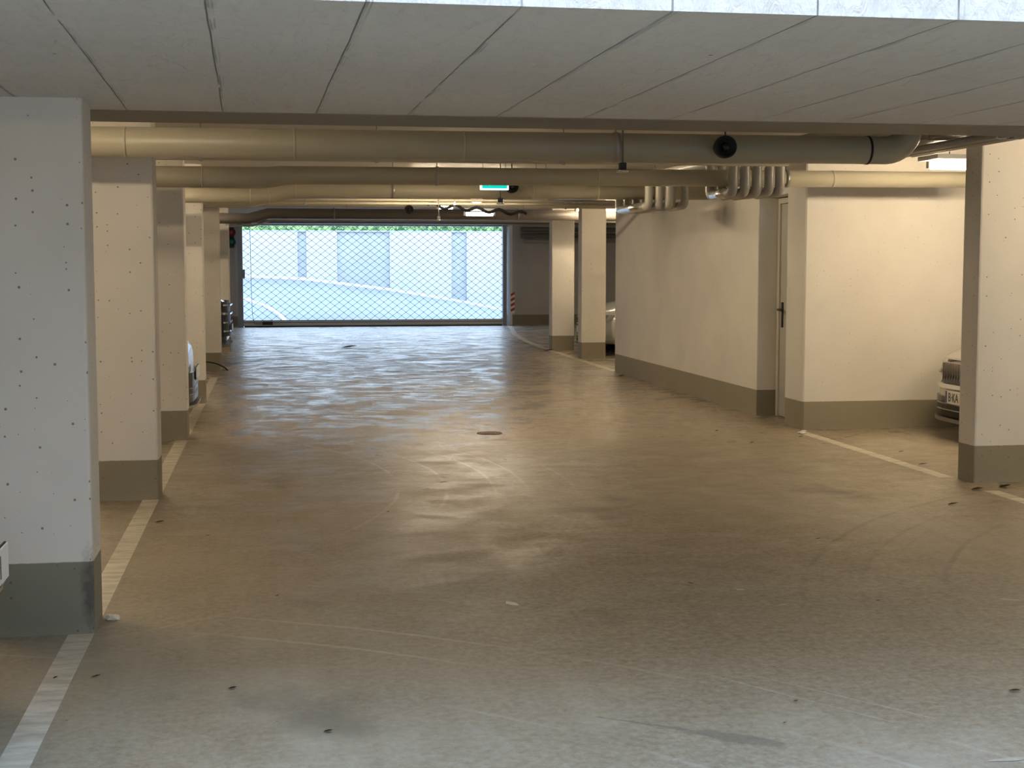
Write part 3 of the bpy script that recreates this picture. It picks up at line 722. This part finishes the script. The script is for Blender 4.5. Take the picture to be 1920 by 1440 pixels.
# ------------------------------------------------------------------ exit signs
def running_man(mb, x, z, s, y, mat):
    """pictogram in the XZ plane, s = height"""
    def bar(a, b, w):
        a = Vector(a); b = Vector(b); t = (b - a).normalized(); n = Vector((-t.y, t.x)) * w / 2
        q = [a + n, b + n, b - n, a - n]
        mb.poly([(x + p.x * s, y, z + p.y * s) for p in q], mat)
    mb.poly([(x + (0.12 + 0.09 * math.cos(k * PI / 6)) * s, y, z + (0.42 + 0.09 * math.sin(k * PI / 6)) * s) for k in range(12)], mat)
    bar((0.06, 0.32), (-0.05, 0.0), 0.16); bar((-0.03, 0.02), (0.14, -0.15), 0.10); bar((0.14, -0.13), (0.08, -0.42), 0.09)
    bar((-0.05, 0.02), (-0.14, -0.2), 0.10); bar((-0.13, -0.18), (-0.38, -0.2), 0.09); bar((0.05, 0.3), (0.28, 0.12), 0.07); bar((0.02, 0.3), (-0.22, 0.18), 0.07)
root = empty('exit_sign', (1.915, 12.3, 2.20), 'green lit exit sign hanging behind the second beige pipe', 'sign')
MB().box(-0.125, 0.125, -0.02, 0.02, -0.095, 0.065, bevel=0.004).build('sign_box', M['white_sign'], root)
mb = MB().box(-0.11, 0.11, -0.0225, -0.0205, -0.082, 0.052, M['green_sign'])
running_man(mb, -0.055, -0.012, 0.11, -0.0235, M['white_sign'])
mb.poly([(0.015, -0.0235, 0.01), (0.055, -0.0235, 0.01), (0.055, -0.0235, 0.03), (0.095, -0.0235, -0.012), (0.055, -0.0235, -0.054), (0.055, -0.0235, -0.034), (0.015, -0.0235, -0.034)], M['white_sign'])
mb.build('sign_face', M['green_sign'], root, recalc=False)
for x in (-0.1, 0.1): MB().tube([(x, 0, 0.065), (x, 0, ZC - 2.20)], 0.004, 6).build('hanging_rod', M['galv'], root)
# door exit sign, glows on the wall above the door
root = empty('exit_sign', (4.60, 12.73, 2.165), 'small lit exit sign above the grey steel door', 'sign')
MB().box(-0.035, 0.0, -0.16, 0.16, -0.065, 0.075, bevel=0.004).build('sign_box', M['white_sign'], root)
mb = MB().box(-0.038, -0.036, 0.02, 0.14, -0.05, 0.06, M['green_sign']).box(-0.038, -0.036, -0.14, -0.02, -0.05, 0.06, M['green_sign'])
mb.box(-0.040, -0.038, 0.055, 0.105, -0.04, 0.045, M['white_sign'])
mb.build('sign_face', M['green_sign'], root)

# ------------------------------------------------------------------ rolling gate
gx0, gx1, gz0, gz1, gy = -0.66, 5.50, 0.17, 2.43, 34.15
gate = empty('rolling_gate', ((gx0 + gx1) / 2, gy, 0), 'closed rolling gate of diamond wire mesh at the end of the drive', 'gate')
def gpart(mb, name, mat, label=None):
    return local(mb, gate, name, mat, label)
mb = MB()
nx = 29; dx = (gx1 - gx0) / nx; dz = 0.163; nz = int(round((gz1 - gz0) / (dz / 2)))
def wire(mb, a, b, r):
    mb.tube([a, b], r, 4, caps=False)
for j in range(nz):
    z = gz0 + j * dz / 2
    for i in range(nx + 1):
        x = gx0 + (i + (0.5 if j % 2 else 0)) * dx
        if x > gx1 + 0.01: continue
        for s in (-1, 1):
            x2 = x + s * dx / 2
            if x2 < gx0 - 0.01 or x2 > gx1 + 0.01: continue
            wire(mb, (x, gy, z), (x2, gy, z + dz / 2), 0.0042)
        mb.box(x - 0.012, x + 0.012, gy - 0.012, gy + 0.012, z - 0.009, z + 0.009)
gpart(mb, 'wire_mesh', M['wire'], 'dark diamond wire mesh')
mb = MB().box(gx0 - 0.03, gx1 + 0.03, gy - 0.03, gy + 0.03, 0.02, 0.165, bevel=0.006)
gpart(mb, 'bottom_rail', M['gate_rail'], 'grey aluminium bottom rail')
gpart(MB().box(gx0 - 0.03, gx1 + 0.03, gy - 0.036, gy - 0.030, 0.10, 0.112).box(gx0, gx1, gy - 0.034, gy + 0.03, 0.0, 0.03), 'rail_seal', M['black'], 'black rubber seal')
gpart(MB().box(gx0 - 0.14, gx0 - 0.02, gy - 0.06, gy + 0.12, 0, 2.42, bevel=0.005), 'guide_rail', M['greysteel'])
gpart(MB().box(gx1 + 0.02, gx1 + 0.12, gy - 0.06, gy + 0.12, 0, 2.42, bevel=0.005), 'guide_rail', M['greysteel'])
gpart(MB().tube([(gx0 - 0.1, gy - 0.02, 2.47), (gx1 + 0.1, gy - 0.02, 2.47)], 0.028, 16), 'roller_shaft', M['pvc_dark'])
gpart(MB().box(gx0 - 0.02, gx0 + 0.03, gy - 0.11, gy - 0.04, 1.16, 1.36, bevel=0.005), 'lock_box', M['greysteel'])
gpart(MB().tube([(gx0 + 0.16, gy - 0.05, 2.3), (gx0 + 0.17, gy - 0.05, 0.9), (gx0 + 0.19, gy - 0.05, 0.3), (gx0 + 0.23, gy - 0.05, 0.08), (gx0 + 0.5, gy - 0.06, 0.07)], 0.006, 6).box(gx0 + 0.42, gx0 + 0.66, gy - 0.08, gy - 0.035, 0.05, 0.13, bevel=0.004), 'safety_cable', M['black'], 'black safety edge cable')
o = MB().box(5.66, 5.74, 34.02, 34.20, 0, 2.42, bevel=0.006).build('side_post', M['white_post']); tag(o, 'white post at the right side of the gate', 'post')
mb = MB().box(5.69, 5.79, 33.99, 34.015, 0.30, 0.80, M['refl_white'], bevel=0.002)
for k in range(4):
    z = 0.33 + k * 0.125
    mb.prism([(5.692, 33.987, z), (5.788, 33.987, z + 0.05), (5.788, 33.987, z + 0.115), (5.692, 33.987, z + 0.065)], (0, 0.002, 0), M['red'])
o = mb.build('warning_strip', M['red']); tag(o, 'red and white striped warning strip beside the gate', 'warning sign')

# traffic light left of the gate
root = empty('traffic_light', (-0.93, 34.2, 2.13), 'small traffic light with red over green lens left of the gate', 'traffic light')
MB().box(-0.06, 0.06, 0.0, 0.10, -0.26, 0.22, bevel=0.01).build('signal_housing', M['black'], root)
for z, m, nm in ((0.10, 'lens_red', 'red lens'), (-0.12, 'lens_green', 'green lens')):
    o = MB().lathe([(0, -0.02), (0.05, -0.015), (0.078, 0.0), (0.085, 0.02)], (0, 0, z), 'Y', 24).build('signal_lens', M[m], root); o['label'] = nm
    MB().lathe([(0.09, 0.02), (0.098, -0.03), (0.094, -0.03), (0.086, 0.02)], (0, 0, z), 'Y', 24).build('signal_visor', M['black'], root)

# ------------------------------------------------------------------ outside the gate
mb = MB()
nxg, nyg = 60, 24
def rampz(x, y):
    # rises to the left and away
    s = max(0.0, min(1.0, (y - 34.5) / 8.0))
    K = [(-9.5, 1.5), (-0.8, 1.17), (0.8, 1.10), (3.4, 0.78), (5.5, 0.42), (7.1, 0.05), (8.0, 0.0), (20, 0)]
    for (a, za), (b, zb) in zip(K, K[1:]):
        if x <= b: break
    t = max(0, (x - a) / (b - a))
    return (za + (zb - za) * t) * s ** 1.2
grid = [[mb.bm.verts.new((-9 + 24 * i / nxg, 34.3 + 8.4 * j / nyg, rampz(-9 + 24 * i / nxg, 34.3 + 8.4 * j / nyg))) for j in range(nyg + 1)] for i in range(nxg + 1)]
for i in range(nxg):
    for j in range(nyg):
        f = mb.bm.faces.new((grid[i][j], grid[i + 1][j], grid[i + 1][j + 1], grid[i][j + 1])); f.smooth = True
struct(mb, 'outdoor_ramp', M['ext_ramp'], 'pale concrete ramp rising to the left outside the gate', 'ramp')
YW = 42.4
mb = MB().box(-9.5, 15.5, YW, YW + 0.3, -0.1, 2.44).box(-9.5, 15.5, YW - 0.06, YW + 0.36, 2.44, 2.485)
struct(mb, 'retaining_wall', M['ext_wall'], 'light blue grey retaining wall outside the gate', 'wall')
for k, (a, b) in enumerate(((-0.9, 0.75), (1.0, 1.9), (3.45, 5.3), (5.75, 7.6))):
    z0 = rampz((a + b) / 2, YW) - 0.1
    o = MB().box(a, b, YW - 0.07, YW, 0.0, 2.438, bevel=0.01).build('trim_%d' % (k + 2), M['ext_pier'])
    tag(o, ['pale panel of the retaining wall at the far left', 'narrow pale panel of the retaining wall left of its middle', 'wide pale panel of the retaining wall right of its middle', 'pale panel of the retaining wall at its right end'][k], 'wall panel', kind='structure')
# kerbs following the ramp
def kerb(ptsxy, w, h, label):
    mb = MB(); prev = None
    for i, (x, y) in enumerate(ptsxy):
        a = Vector(ptsxy[max(0, i - 1)]); b = Vector(ptsxy[min(len(ptsxy) - 1, i + 1)]); t = (b - a).normalized(); n = Vector((-t.y, t.x)) * w / 2
        z = rampz(x, y)
        q = [mb.bm.verts.new((x + n.x, y + n.y, z - 0.05)), mb.bm.verts.new((x + n.x, y + n.y, z + h)), mb.bm.verts.new((x - n.x, y - n.y, z + h)), mb.bm.verts.new((x - n.x, y - n.y, z - 0.05))]
        if prev:
            for k in range(4): mb.bm.faces.new((prev[k], prev[(k + 1) % 4], q[(k + 1) % 4], q[k]))
        else: mb.bm.faces.new(q)
        prev = q
    mb.bm.faces.new(prev[::-1])
    return tag(mb.build('kerb', M['kerb']), label, 'kerb', kind='structure')
kerb([(-6 + 13 * k / 30, YW - 0.2 - (0.9 * max(0, (k - 14) / 16) ** 2)) for k in range(31)], 0.12, 0.07, 'white kerb along the foot of the retaining wall')
kerb([(-2.6 + 2.9 * math.sin(k / 14 * PI / 2) , 34.9 + 5.0 * math.cos(k / 14 * PI / 2)) for k in range(15)], 0.10, 0.04, 'short curved white kerb at the left outside the gate')

def hedge():
    m, nt, N, L, b = nmat('hedge_leaves')
    g = N.new('ShaderNodeNewGeometry').outputs['Position']
    n1 = noise(N, L, g, 7, 3)
    c = mixc(N, L, mapr(N, L, n1, 0.42, 0.58), (0.03, 0.12, 0.03), (0.35, 0.50, 0.18))
    L.new(c, b.inputs['Base Color']); b.inputs['Roughness'].default_value = 0.5
    mb = MB()
    rnd_ = random.Random(3)
    for _ in range(9000):
        x = rnd_.uniform(-6, 12); z = 2.53 + abs(rnd_.gauss(0, 0.30)); y = YW + 0.40 + rnd_.uniform(-0.33, 0.4)
        s = rnd_.uniform(0.02, 0.045)
        d = Vector((rnd_.uniform(-1, 1), rnd_.uniform(-1, 1), rnd_.uniform(-1, 1))).normalized()
        e = d.orthogonal().normalized(); 
        p = Vector((x, y, z))
        mb.poly([p - d * s, p + e * s * 0.5, p + d * s, p - e * s * 0.5])
    mb.box(-6, 12, YW + 0.38, YW + 0.9, 2.0, 2.85)
    o = mb.build('hedge', m, recalc=False)
    tag(o, 'leafy green hedge on top of the retaining wall outside', 'hedge')
hedge()

# ------------------------------------------------------------------ cars
def car_paint(name, col, metal=0.3):
    m, nt, N, L, b = nmat(name)
    b.inputs['Base Color'].default_value = col + (1,)
    b.inputs['Metallic'].default_value = metal; b.inputs['Roughness'].default_value = 0.3
    b.inputs['Coat Weight'].default_value = 0.8; b.inputs['Coat Roughness'].default_value = 0.05
    fl_ = N.new('ShaderNodeTexNoise'); fl_.inputs['Scale'].default_value = 400
    mx = mixc(N, L, mapr(N, L, fl_.outputs['Fac'], 0.4, 0.6), tuple(c * 0.95 for c in col), tuple(min(1, c * 1.05) for c in col))
    L.new(mx, b.inputs['Base Color'])
    return m
M['glass'] = simple('car_glass', (0.02, 0.025, 0.03), 0.05, spec=0.8)
M['chrome'] = simple('chrome', (0.8, 0.8, 0.8), 0.12, 1.0)
M['tyre'] = simple('tyre_rubber', (0.02, 0.02, 0.02), 0.8)
M['rim'] = simple('wheel_alloy', (0.55, 0.55, 0.56), 0.3, 0.9)
M['plate'] = simple('plate_white', (0.75, 0.73, 0.68), 0.4)
M['plate_ink'] = simple('plate_letters', (0.02, 0.02, 0.02), 0.5)
M['plate_blue'] = simple('plate_blue_field', (0.02, 0.035, 0.14), 0.4)
M['headlight'] = simple('headlight_glass', (0.35, 0.37, 0.4), 0.08, 0.4)

def text_mesh(s, size, mat, depth=0.001):
    cu = bpy.data.curves.new('plate_text', 'FONT'); cu.body = s; cu.size = size; cu.extrude = depth
    cu.align_x = 'LEFT'; cu.align_y = 'CENTER'
    o = bpy.data.objects.new('plate_text', cu); C.objects.link(o)
    bpy.context.view_layer.update()
    dg = bpy.context.evaluated_depsgraph_get()
    me = bpy.data.meshes.new_from_object(o.evaluated_get(dg))
    C.objects.unlink(o); bpy.data.objects.remove(o)
    me.materials.clear(); me.materials.append(mat)
    r = bpy.data.objects.new('plate_characters', me); C.objects.link(r)
    return r

def make_car(x, y, rotz, label, paint, hs=1.0, zs=1.0, grille='bars', trim='paint', plate_z=0.44, text='', lower='black', plate_txt_at='left'):
    root = empty('parked_car', (x, y, 0), label, 'car', rotz=rotz)
    # body: loft of half sections mirrored; nose looks along +x
    st = [  # x, half width, z bottom, z top, z widest
        (0.0, 0.40, 0.22, 0.60, 0.45), (-0.04, 0.55, 0.19, 0.655, 0.45), (-0.10, 0.66, 0.18, 0.70, 0.46), (-0.19, 0.76, 0.175, 0.735, 0.48),
        (-0.42, 0.85, 0.17, 0.80, 0.5), (-0.75, 0.89, 0.17, 0.86, 0.52), (-1.12, 0.90, 0.18, 0.925, 0.55), (-1.8, 0.90, 0.19, 0.95, 0.55),
        (-2.8, 0.90, 0.19, 0.96, 0.55), (-3.5, 0.89, 0.2, 0.98, 0.56), (-3.9, 0.86, 0.23, 0.96, 0.58), (-4.12, 0.80, 0.27, 0.90, 0.6), (-4.2, 0.70, 0.33, 0.82, 0.6)]
    mb = MB(); rings = []
    for (sx, w, zb, zt, zm) in st:
        zb, zt, zm = zb * zs, zt * hs, zm * hs
        half = [(0.0, zb), (w * 0.7, zb), (w * 0.95, zb + 0.03), (w * 0.995, zb + 0.12), (w, zm), (w * 0.975, zm + (zt - zm) * 0.55), (w * 0.93, zt - 0.035), (w * 0.80, zt - 0.004), (w * 0.4, zt + 0.018), (0.0, zt + 0.026)]
        ringv = [mb.bm.verts.new((sx, yy, zz)) for yy, zz in half]
        ringm = [mb.bm.verts.new((sx, -yy, zz)) for yy, zz in half[1:-1]]
        rings.append(ringv + ringm[::-1])
    n = len(rings[0])
    for i in range(len(rings) - 1):
        for k in range(n):
            f = mb.bm.faces.new((rings[i][k], rings[i][(k + 1) % n], rings[i + 1][(k + 1) % n], rings[i + 1][k])); f.smooth = True
    mb.bm.faces.new(rings[0][::-1]); mb.bm.faces.new(rings[-1])
    body = mb.build('body', paint, root)
    md = body.modifiers.new('smooth', 'SUBSURF'); md.levels = 1; md.render_levels = 2
    # cabin glass, roof and pillars
    zb = 0.93 * hs; zr = 1.43 * (hs + 1) / 2 * (1.08 if hs > 1.1 else 1.0)
    lowp = [(-1.02, 0.76), (-1.02, -0.76), (-3.95, -0.74), (-3.95, 0.74)]
    topp = [(-1.75, 0.58), (-1.75, -0.58), (-3.45, -0.57), (-3.45, 0.57)]
    mb = MB(); A = [mb.bm.verts.new((a, b, zb)) for a, b in lowp]; B = [mb.bm.verts.new((a, b, zr - 0.02)) for a, b in topp]
    for k in range(4): mb.bm.faces.new((A[k], A[(k + 1) % 4], B[(k + 1) % 4], B[k]))
    mb.bm.faces.new(B); mb.bm.faces.new(A[::-1])
    mb.build('windows', M['glass'], root)
    mb = MB().box(-3.5, -1.72, -0.60, 0.60, zr - 0.03, zr + 0.02, bevel=0.02); mb.build('roof', paint, root)
    for s in (-1, 1):
        for a, b, c, d, r in ((-1.02, 0.77, -1.75, 0.59, 0.03), (-2.45, 0.765, -2.45, 0.585, 0.025), (-3.95, 0.75, -3.45, 0.58, 0.04)):
            MB().tube([(a, b * s, zb - 0.01), (c, d * s, zr - 0.01)], r, 8).build('roof_pillar', paint, root)
    # wheels
    for wx in (-0.82, -3.35):
        for s in (-1, 1):
            wy = 0.80 * s
            ax = 'Y' if s > 0 else '-Y'
            w = MB().lathe([(0.19, 0.10), (0.30, 0.115), (0.32, 0.09), (0.32, -0.09), (0.3, -0.11), (0.19, -0.10)], (wx, wy, 0.32), ax, 32).build('wheel', M['tyre'], root)
            mb = MB().lathe([(0.0, 0.09), (0.05, 0.095), (0.06, 0.07), (0.06, 0.03), (0.20, 0.03), (0.205, 0.11), (0.19, 0.11), (0.185, 0.0), (0.0, 0.0)], (wx, wy, 0.32), ax, 28)
            for k in range(5):
                a = 2 * PI * k / 5
                mb.tube([(wx + 0.04 * math.cos(a), wy + 0.08 * s, 0.32 + 0.04 * math.sin(a)), (wx + 0.19 * math.cos(a), wy + 0.09 * s, 0.32 + 0.19 * math.sin(a))], 0.018, 6)
            mb.build('rim', M['rim'], w)
            MB().lathe([(0.33, 0.085), (0.385, 0.105), (0.385, 0.075), (0.33, 0.07)], (wx, wy, 0.33), ax, 32).build('wheel_arch', M['black'], root)
    # front: all fitted to the nose shape x = -f(y)
    def nx_(yy):
        a = abs(yy)
        return -0.8 * max(0, a - 0.3) ** 2 + 0.012
    def band(y0, y1, z0, z1, name, mat, off=0.0, n=14, d=0.03, lean=0.0, label=None):
        mb = MB(); prev = None
        for k in range(n + 1):
            yy = y0 + (y1 - y0) * k / n; xx = nx_(yy) + off
            q = [mb.bm.verts.new((xx - d, yy, z0)), mb.bm.verts.new((xx, yy, z0)), mb.bm.verts.new((xx - lean, yy, z1)), mb.bm.verts.new((xx - d - lean, yy, z1))]
            if prev:
                for j in range(4): mb.bm.faces.new((prev[j], prev[(j + 1) % 4], q[(j + 1) % 4], q[j]))
            else: mb.bm.faces.new(q)
            prev = q
        mb.bm.faces.new(prev[::-1])
        o = mb.build(name, mat, root)
        if label: o['label'] = label
        return o
    if grille == 'bars':
        g = band(-0.50, 0.50, 0.50 * hs, 0.60 * hs, 'grille', M['black'], 0.006, lean=0.03)
        band(-0.52, 0.52, 0.595 * hs, 0.612 * hs, 'grille_trim', M['chrome'], 0.012, lean=0.005)
        band(-0.52, 0.52, 0.485 * hs, 0.50 * hs, 'grille_trim', M['chrome'], 0.012)
    elif grille == 'big':
        g = band(-0.42, 0.42, 0.475 * hs, 0.67 * hs, 'grille', M['blackgloss'], 0.008, lean=0.06, d=0.08)
        mb = MB()
        for k in range(-9, 10):
            yv = k * 0.045
            mb.box(nx_(yv) - 0.035, nx_(yv) + 0.002, yv - 0.005, yv + 0.005, 0.485 * hs, 0.64 * hs, bevel=0.002)
        gb = mb.build('grille_bars', M['pvc_dark'], g)
        band(-0.46, 0.46, 0.435 * hs, 0.470 * hs, 'grille_trim', M['chrome'], 0.03)
        band(-0.45, 0.45, 0.67 * hs, 0.682 * hs, 'grille_trim', M['chrome'], -0.03)
    elif grille == 'dark':
        g = band(-0.62, 0.62, 0.30 * hs, 0.70 * hs, 'grille', M['black'], 0.008, lean=0.03)
        for zz in (0.36, 0.46, 0.56, 0.66): band(-0.62, 0.62, zz * hs - 0.012, zz * hs + 0.012, 'grille_trim', M['chrome'], 0.03)
    for s in (-1, 1):
        a0, a1 = (0.50, 0.80) if s > 0 else (-0.80, -0.50)
        hl = band(a0, a1, 0.55 * hs, 0.66 * hs, 'headlight', M['headlight'], 0.004, lean=0.07, d=0.1)
    if lower == 'black':
        lo = band(-0.66, 0.66, 0.20 * zs, 0.36 * hs if grille != 'dark' else 0.28, 'lower_grille', M['blackgloss'], 0.015, d=0.05)
        for zz in (0.25, 0.30): band(-0.5, 0.5, zz * hs, zz * hs + 0.008, 'lower_grille_bar', M['pvc'], 0.022, d=0.01)
    if trim == 'blackbumper':
        band(-0.74, 0.74, 0.20, 0.47, 'bumper', M['blackgloss'], 0.02, d=0.06)
        band(-0.74, 0.74, 0.155, 0.175, 'bumper_lip', M['galv'], 0.045, d=0.1)
    elif trim != 'plain':
        band(-0.74, 0.74, 0.155 * zs, 0.185 * zs, 'bumper_lip', M['pvc_dark'], 0.03, d=0.1)
    # plate
    pl = MB().box(0.0, 0.006, -0.26, 0.26, -0.055, 0.055, bevel=0.002).build('number_plate', M['plate'], root)
    pl.location = (0.044, 0, plate_z)
    MB().box(-0.008, -0.0005, -0.263, 0.263, -0.060, 0.058, bevel=0.002).build('plate_holder', M['black'], pl)
    if text:
        MB().box(0.0062, 0.0068, -0.255, -0.228, -0.05, 0.05).build('country_field', M['plate_blue'], pl)
        t = text_mesh(text, 0.105, M['plate_ink'], 0.0006)
        t.parent = pl
        t.rotation_euler = (PI / 2, 0, PI / 2)
        t.scale = (0.78, 1, 1)
        t.location = (0.0072, (-0.205 if plate_txt_at == 'left' else 0.06), -0.004)
    return root

CP = {'white': car_paint('car_white', (0.72, 0.73, 0.75), 0.0), 'silver': car_paint('car_silver', (0.55, 0.56, 0.55), 0.6),
      'black': car_paint('car_black', (0.015, 0.015, 0.018), 0.1), 'champagne': car_paint('car_champagne', (0.50, 0.45, 0.38), 0.5),
      'dark': car_paint('car_dark', (0.03, 0.03, 0.035), 0.2)}
make_car(-0.889, 4.40, 0, 'dark car at the left edge, only its white number plate in view', CP['dark'], hs=0.86, grille='bars', plate_z=0.52, trim='plain', lower='none', text='21', plate_txt_at='right')
make_car(-0.755, 13.74, 0, 'white car with black bumper peeping out behind the third left pillar', CP['white'], hs=1.08, grille='none', trim='blackbumper', plate_z=0.45)
make_car(-0.66, 22.3, 0, 'dark car with chrome trim peeping out behind the fifth left pillar', CP['black'], hs=1.3, zs=1.5, grille='dark', plate_z=0.5, lower='none')
make_car(5.56, 10.75, PI, 'champagne car with bar grille beside the right edge pillar', CP['champagne'], hs=1.0, grille='big', plate_z=0.365, text='B\u00b7KA')
make_car(5.05, 22.95, PI, 'silver car between the two far right pillars and the core', CP['silver'], grille='bars', plate_z=0.4)

# ------------------------------------------------------------------ small things
root = empty('floor_drain', (1.84, 12.1, 0), 'rusty round drain cover in the middle of the drive', 'drain')
MB().lathe([(0.0, 0.004), (0.088, 0.004), (0.09, 0.001)], (0, 0, 0), 'Z', 28).build('drain_grate', M['rust'], root)
MB().lathe([(0.092, 0.001), (0.095, 0.006), (0.108, 0.006), (0.112, 0.0)], (0, 0, 0), 'Z', 28).build('drain_rim', M['rust'], root)
mb = MB()
# black hose at the foot of the fifth pillar
pts = []
for k in range(15):
    t = k / 14
    pts.append((-0.92 + 0.30 * t ** 0.9, 19.93 - 0.1 * t, 0.012 + 0.115 * math.cos(t * PI / 2) ** 0.7 if t < 1 else 0.012))
tag(MB().tube([(-1.3, 19.9, 0.012), (-1.1, 19.92, 0.06)] + pts, 0.009, 10).build('rubber_hose', M['black']), 'black rubber hose arching at the foot of the fifth left pillar', 'hose')

def crumb(x, y, r, label, mat='plaster', group=None):
    mb = MB(); bmesh.ops.create_icosphere(mb.bm, subdivisions=2, radius=r)
    rn = random.Random(int(x * 1000 + y * 77))
    for v in mb.bm.verts:
        v.co *= rn.uniform(0.7, 1.2); v.co.z = max(0, v.co.z * 0.55 + r * 0.2)
    o = mb.build('plaster_crumb', M[mat]); o.location = (x, y, 0)
    return tag(o, label, 'debris', group)
crumb(-0.665, 5.93, 0.03, 'white plaster lump at the foot of the nearest left pillar')
crumb(4.50, 11.62, 0.035, 'larger white crumb at the corner of the core wall')
crumb(4.58, 11.78, 0.022, 'smaller white crumb at the corner of the core wall')

def leaf(u_xy, L, rot, label, mat='leaf', group='dry leaves on the floor', curl=0.5):
    mb = MB(); n = 8; top = []; bot = []
    rn = random.Random(int(u_xy[0] * 931 + u_xy[1] * 77))
    vs_ = []
    for k in range(n + 1):
        t = k / n
        w = L * 0.27 * math.sin(PI * min(1, t * 0.98 + 0.01)) ** 0.8 * rn.uniform(0.8, 1.15)
        z = 0.003 + curl * L * 0.25 * t * t
        vs_.append((mb.bm.verts.new((L * (t - 0.5), w, z + curl * w * 0.5)), mb.bm.verts.new((L * (t - 0.5), 0, z)), mb.bm.verts.new((L * (t - 0.5), -w, z + curl * w * 0.5))))
    for k in range(n):
        for j in range(2): mb.bm.faces.new((vs_[k][j], vs_[k][j + 1], vs_[k + 1][j + 1], vs_[k + 1][j]))
    bmesh.ops.solidify(mb.bm, geom=mb.bm.faces[:], thickness=0.002)
    o = mb.build('dry_leaf', M[mat]); o.location = (u_xy[0], u_xy[1], 0.002); o.rotation_euler = (0, 0, rot)
    return tag(o, label, 'leaf', group)

# pixel -> floor point of the calibrated camera, used for measured spots on the floor
def floor_at(u, v):
    Fw = Vector((math.sin(YAW) * math.cos(PITCH), math.cos(YAW) * math.cos(PITCH), -math.sin(PITCH)))
    Rt = Vector((math.cos(YAW), -math.sin(YAW), 0)); Up = Vector((math.sin(YAW) * math.sin(PITCH), math.cos(YAW) * math.sin(PITCH), math.cos(PITCH)))
    r = Fw + Rt * (u - 960) / F_PX + Up * (720 - v) / F_PX
    t = -1.45 / r.z
    return (r.x * t, r.y * t)
LV = [(1832, 919, .085, 0.0, 'dark curled leaf by the foot of the right edge pillar, left one of two', 'leaf'),
      (1884, 914, .095, 0.25, 'dark curled leaf by the foot of the right edge pillar, right one of two', 'leaf'),
      (1787, 947, .07, 0.1, 'dark leaf on the drive left below the right edge pillar', 'leaf'),
      (1731, 872, .075, 0.0, 'dark leaf inside the bay of the champagne car', 'leaf'),
      (1690, 848, .05, 0.2, 'small dark leaf near the white line before the core wall', 'leaf'),
      (1502, 820, .05, 0.2, 'dark leaf by the white crumbs at the core wall corner', 'leaf'),
      (1410, 831, .05, 0.7, 'dark leaf on the drive below the steel door', 'leaf'),
      (1344, 809, .05, 0.9, 'dark leaf on the drive left of the steel door', 'leaf'),
      (1295, 1096, .03, 2.6, 'thin dark leaf in the middle right of the drive', 'leaf'),
      (1534, 1012, .03, 0, 'thin dark leaf on the right half of the drive', 'leaf'),
      (1525, 995, .018, 0, 'tiny dark speck of leaf above the thin leaf on the right', 'leaf'),
      (1647, 1128, .02, 0.3, 'small dark leaf on the near right floor', 'leaf'),
      (1902, 1298, .04, -0.5, 'thin dark leaf near the bottom right edge', 'leaf'),
      (1492, 1317, .018, 0, 'small reddish leaf near the bottom, right of the middle', 'leaf_red'),
      (1471, 1358, .012, 0.4, 'dark crumb of leaf near the bottom, right of the middle', 'leaf'),
      (1310, 1054, .012, 0.4, 'tiny dark crumb of leaf in the brown area of the drive', 'leaf'),
      (300, 980, .05, 0.2, 'dark leaf beside the left white line', 'leaf'),
      (390, 1006, .03, 0, 'small dark leaf right of the left white line', 'leaf'),
      (436, 1293, .03, 0.3, 'dark leaf on the near left floor', 'leaf'),
      (615, 1374, .03, 0.1, 'dark thin leaf near the bottom, left of the middle', 'leaf'),
      (180, 1271, .035, 0.3, 'dark leaf right of the nearest white line piece', 'leaf'),
      (104, 1273, .022, 0.9, 'dark leaf lying on the nearest white line piece', 'leaf'),
      (98, 1183, .03, 1.3, 'reddish leaf against the foot of the nearest left pillar', 'leaf_red'),
      (728, 961, .02, 1.0, 'tiny dark leaf in the middle of the drive', 'leaf'),
      (520, 1119, .02, 0.6, 'tiny dark leaf left of the middle of the drive', 'leaf'),
      (1166, 706, .12, 0.3, 'brown leaf on the drive beside the core wall corner', 'leaf_red'),
      (1262, 742, .06, 0.3, 'brown leaf along the foot of the core wall', 'leaf'),
      (1030, 658, .2, 0.0, 'brown leaf litter at the foot of the far right pillar', 'leaf_red'),
      (655, 652, .28, 0.0, 'dark flat leaf on the far drive before the gate', 'leaf'),
      (365, 756, .10, 0.0, 'dark leaf beside the fourth left pillar', 'leaf')]
for (u, v, L_, rot, lab, mt) in LV:
    leaf(floor_at(u, v), L_, rot, lab, mt)
M['leaf_pale'] = simple('pale_leaf', (0.6, 0.55, 0.42), 0.7)
for (u, v, lab) in ((832, 906, 'pale leaf curl on the drive, rightmost of three'), (800, 919, 'pale leaf curl on the drive, leftmost of three'), (812, 943, 'pale leaf curl on the drive, nearest of three')):
    leaf(floor_at(u, v), 0.05, 0.0, lab, 'leaf_pale', 'pale leaf curls on the drive')
for (u, v, a, b, r, mt) in ((960, 1132, .024, .05, 0.45, 'mark'), (1160, 884, .05, .035, 0, 'mark_dim'), (1168, 899, .06, .03, 0, 'mark_dim'), (1388, 1106, .022, .012, 0, 'mark'), (1468, 1134, .018, .012, 0, 'mark_dim'),
                           (1690, 850, .22, .035, 0.0, 'mark_dim'), (1735, 860, .20, .035, 0.0, 'mark_dim'), (1895, 1125, .05, .02, -0.4, 'mark_dim'), (1890, 1425, .07, .015, 0, 'mark_dim')):  # the two widest marks imitate a lamp reflection, put into the floor colour
    x, y = floor_at(u, v); patch(x, y, a, b, r, mt)
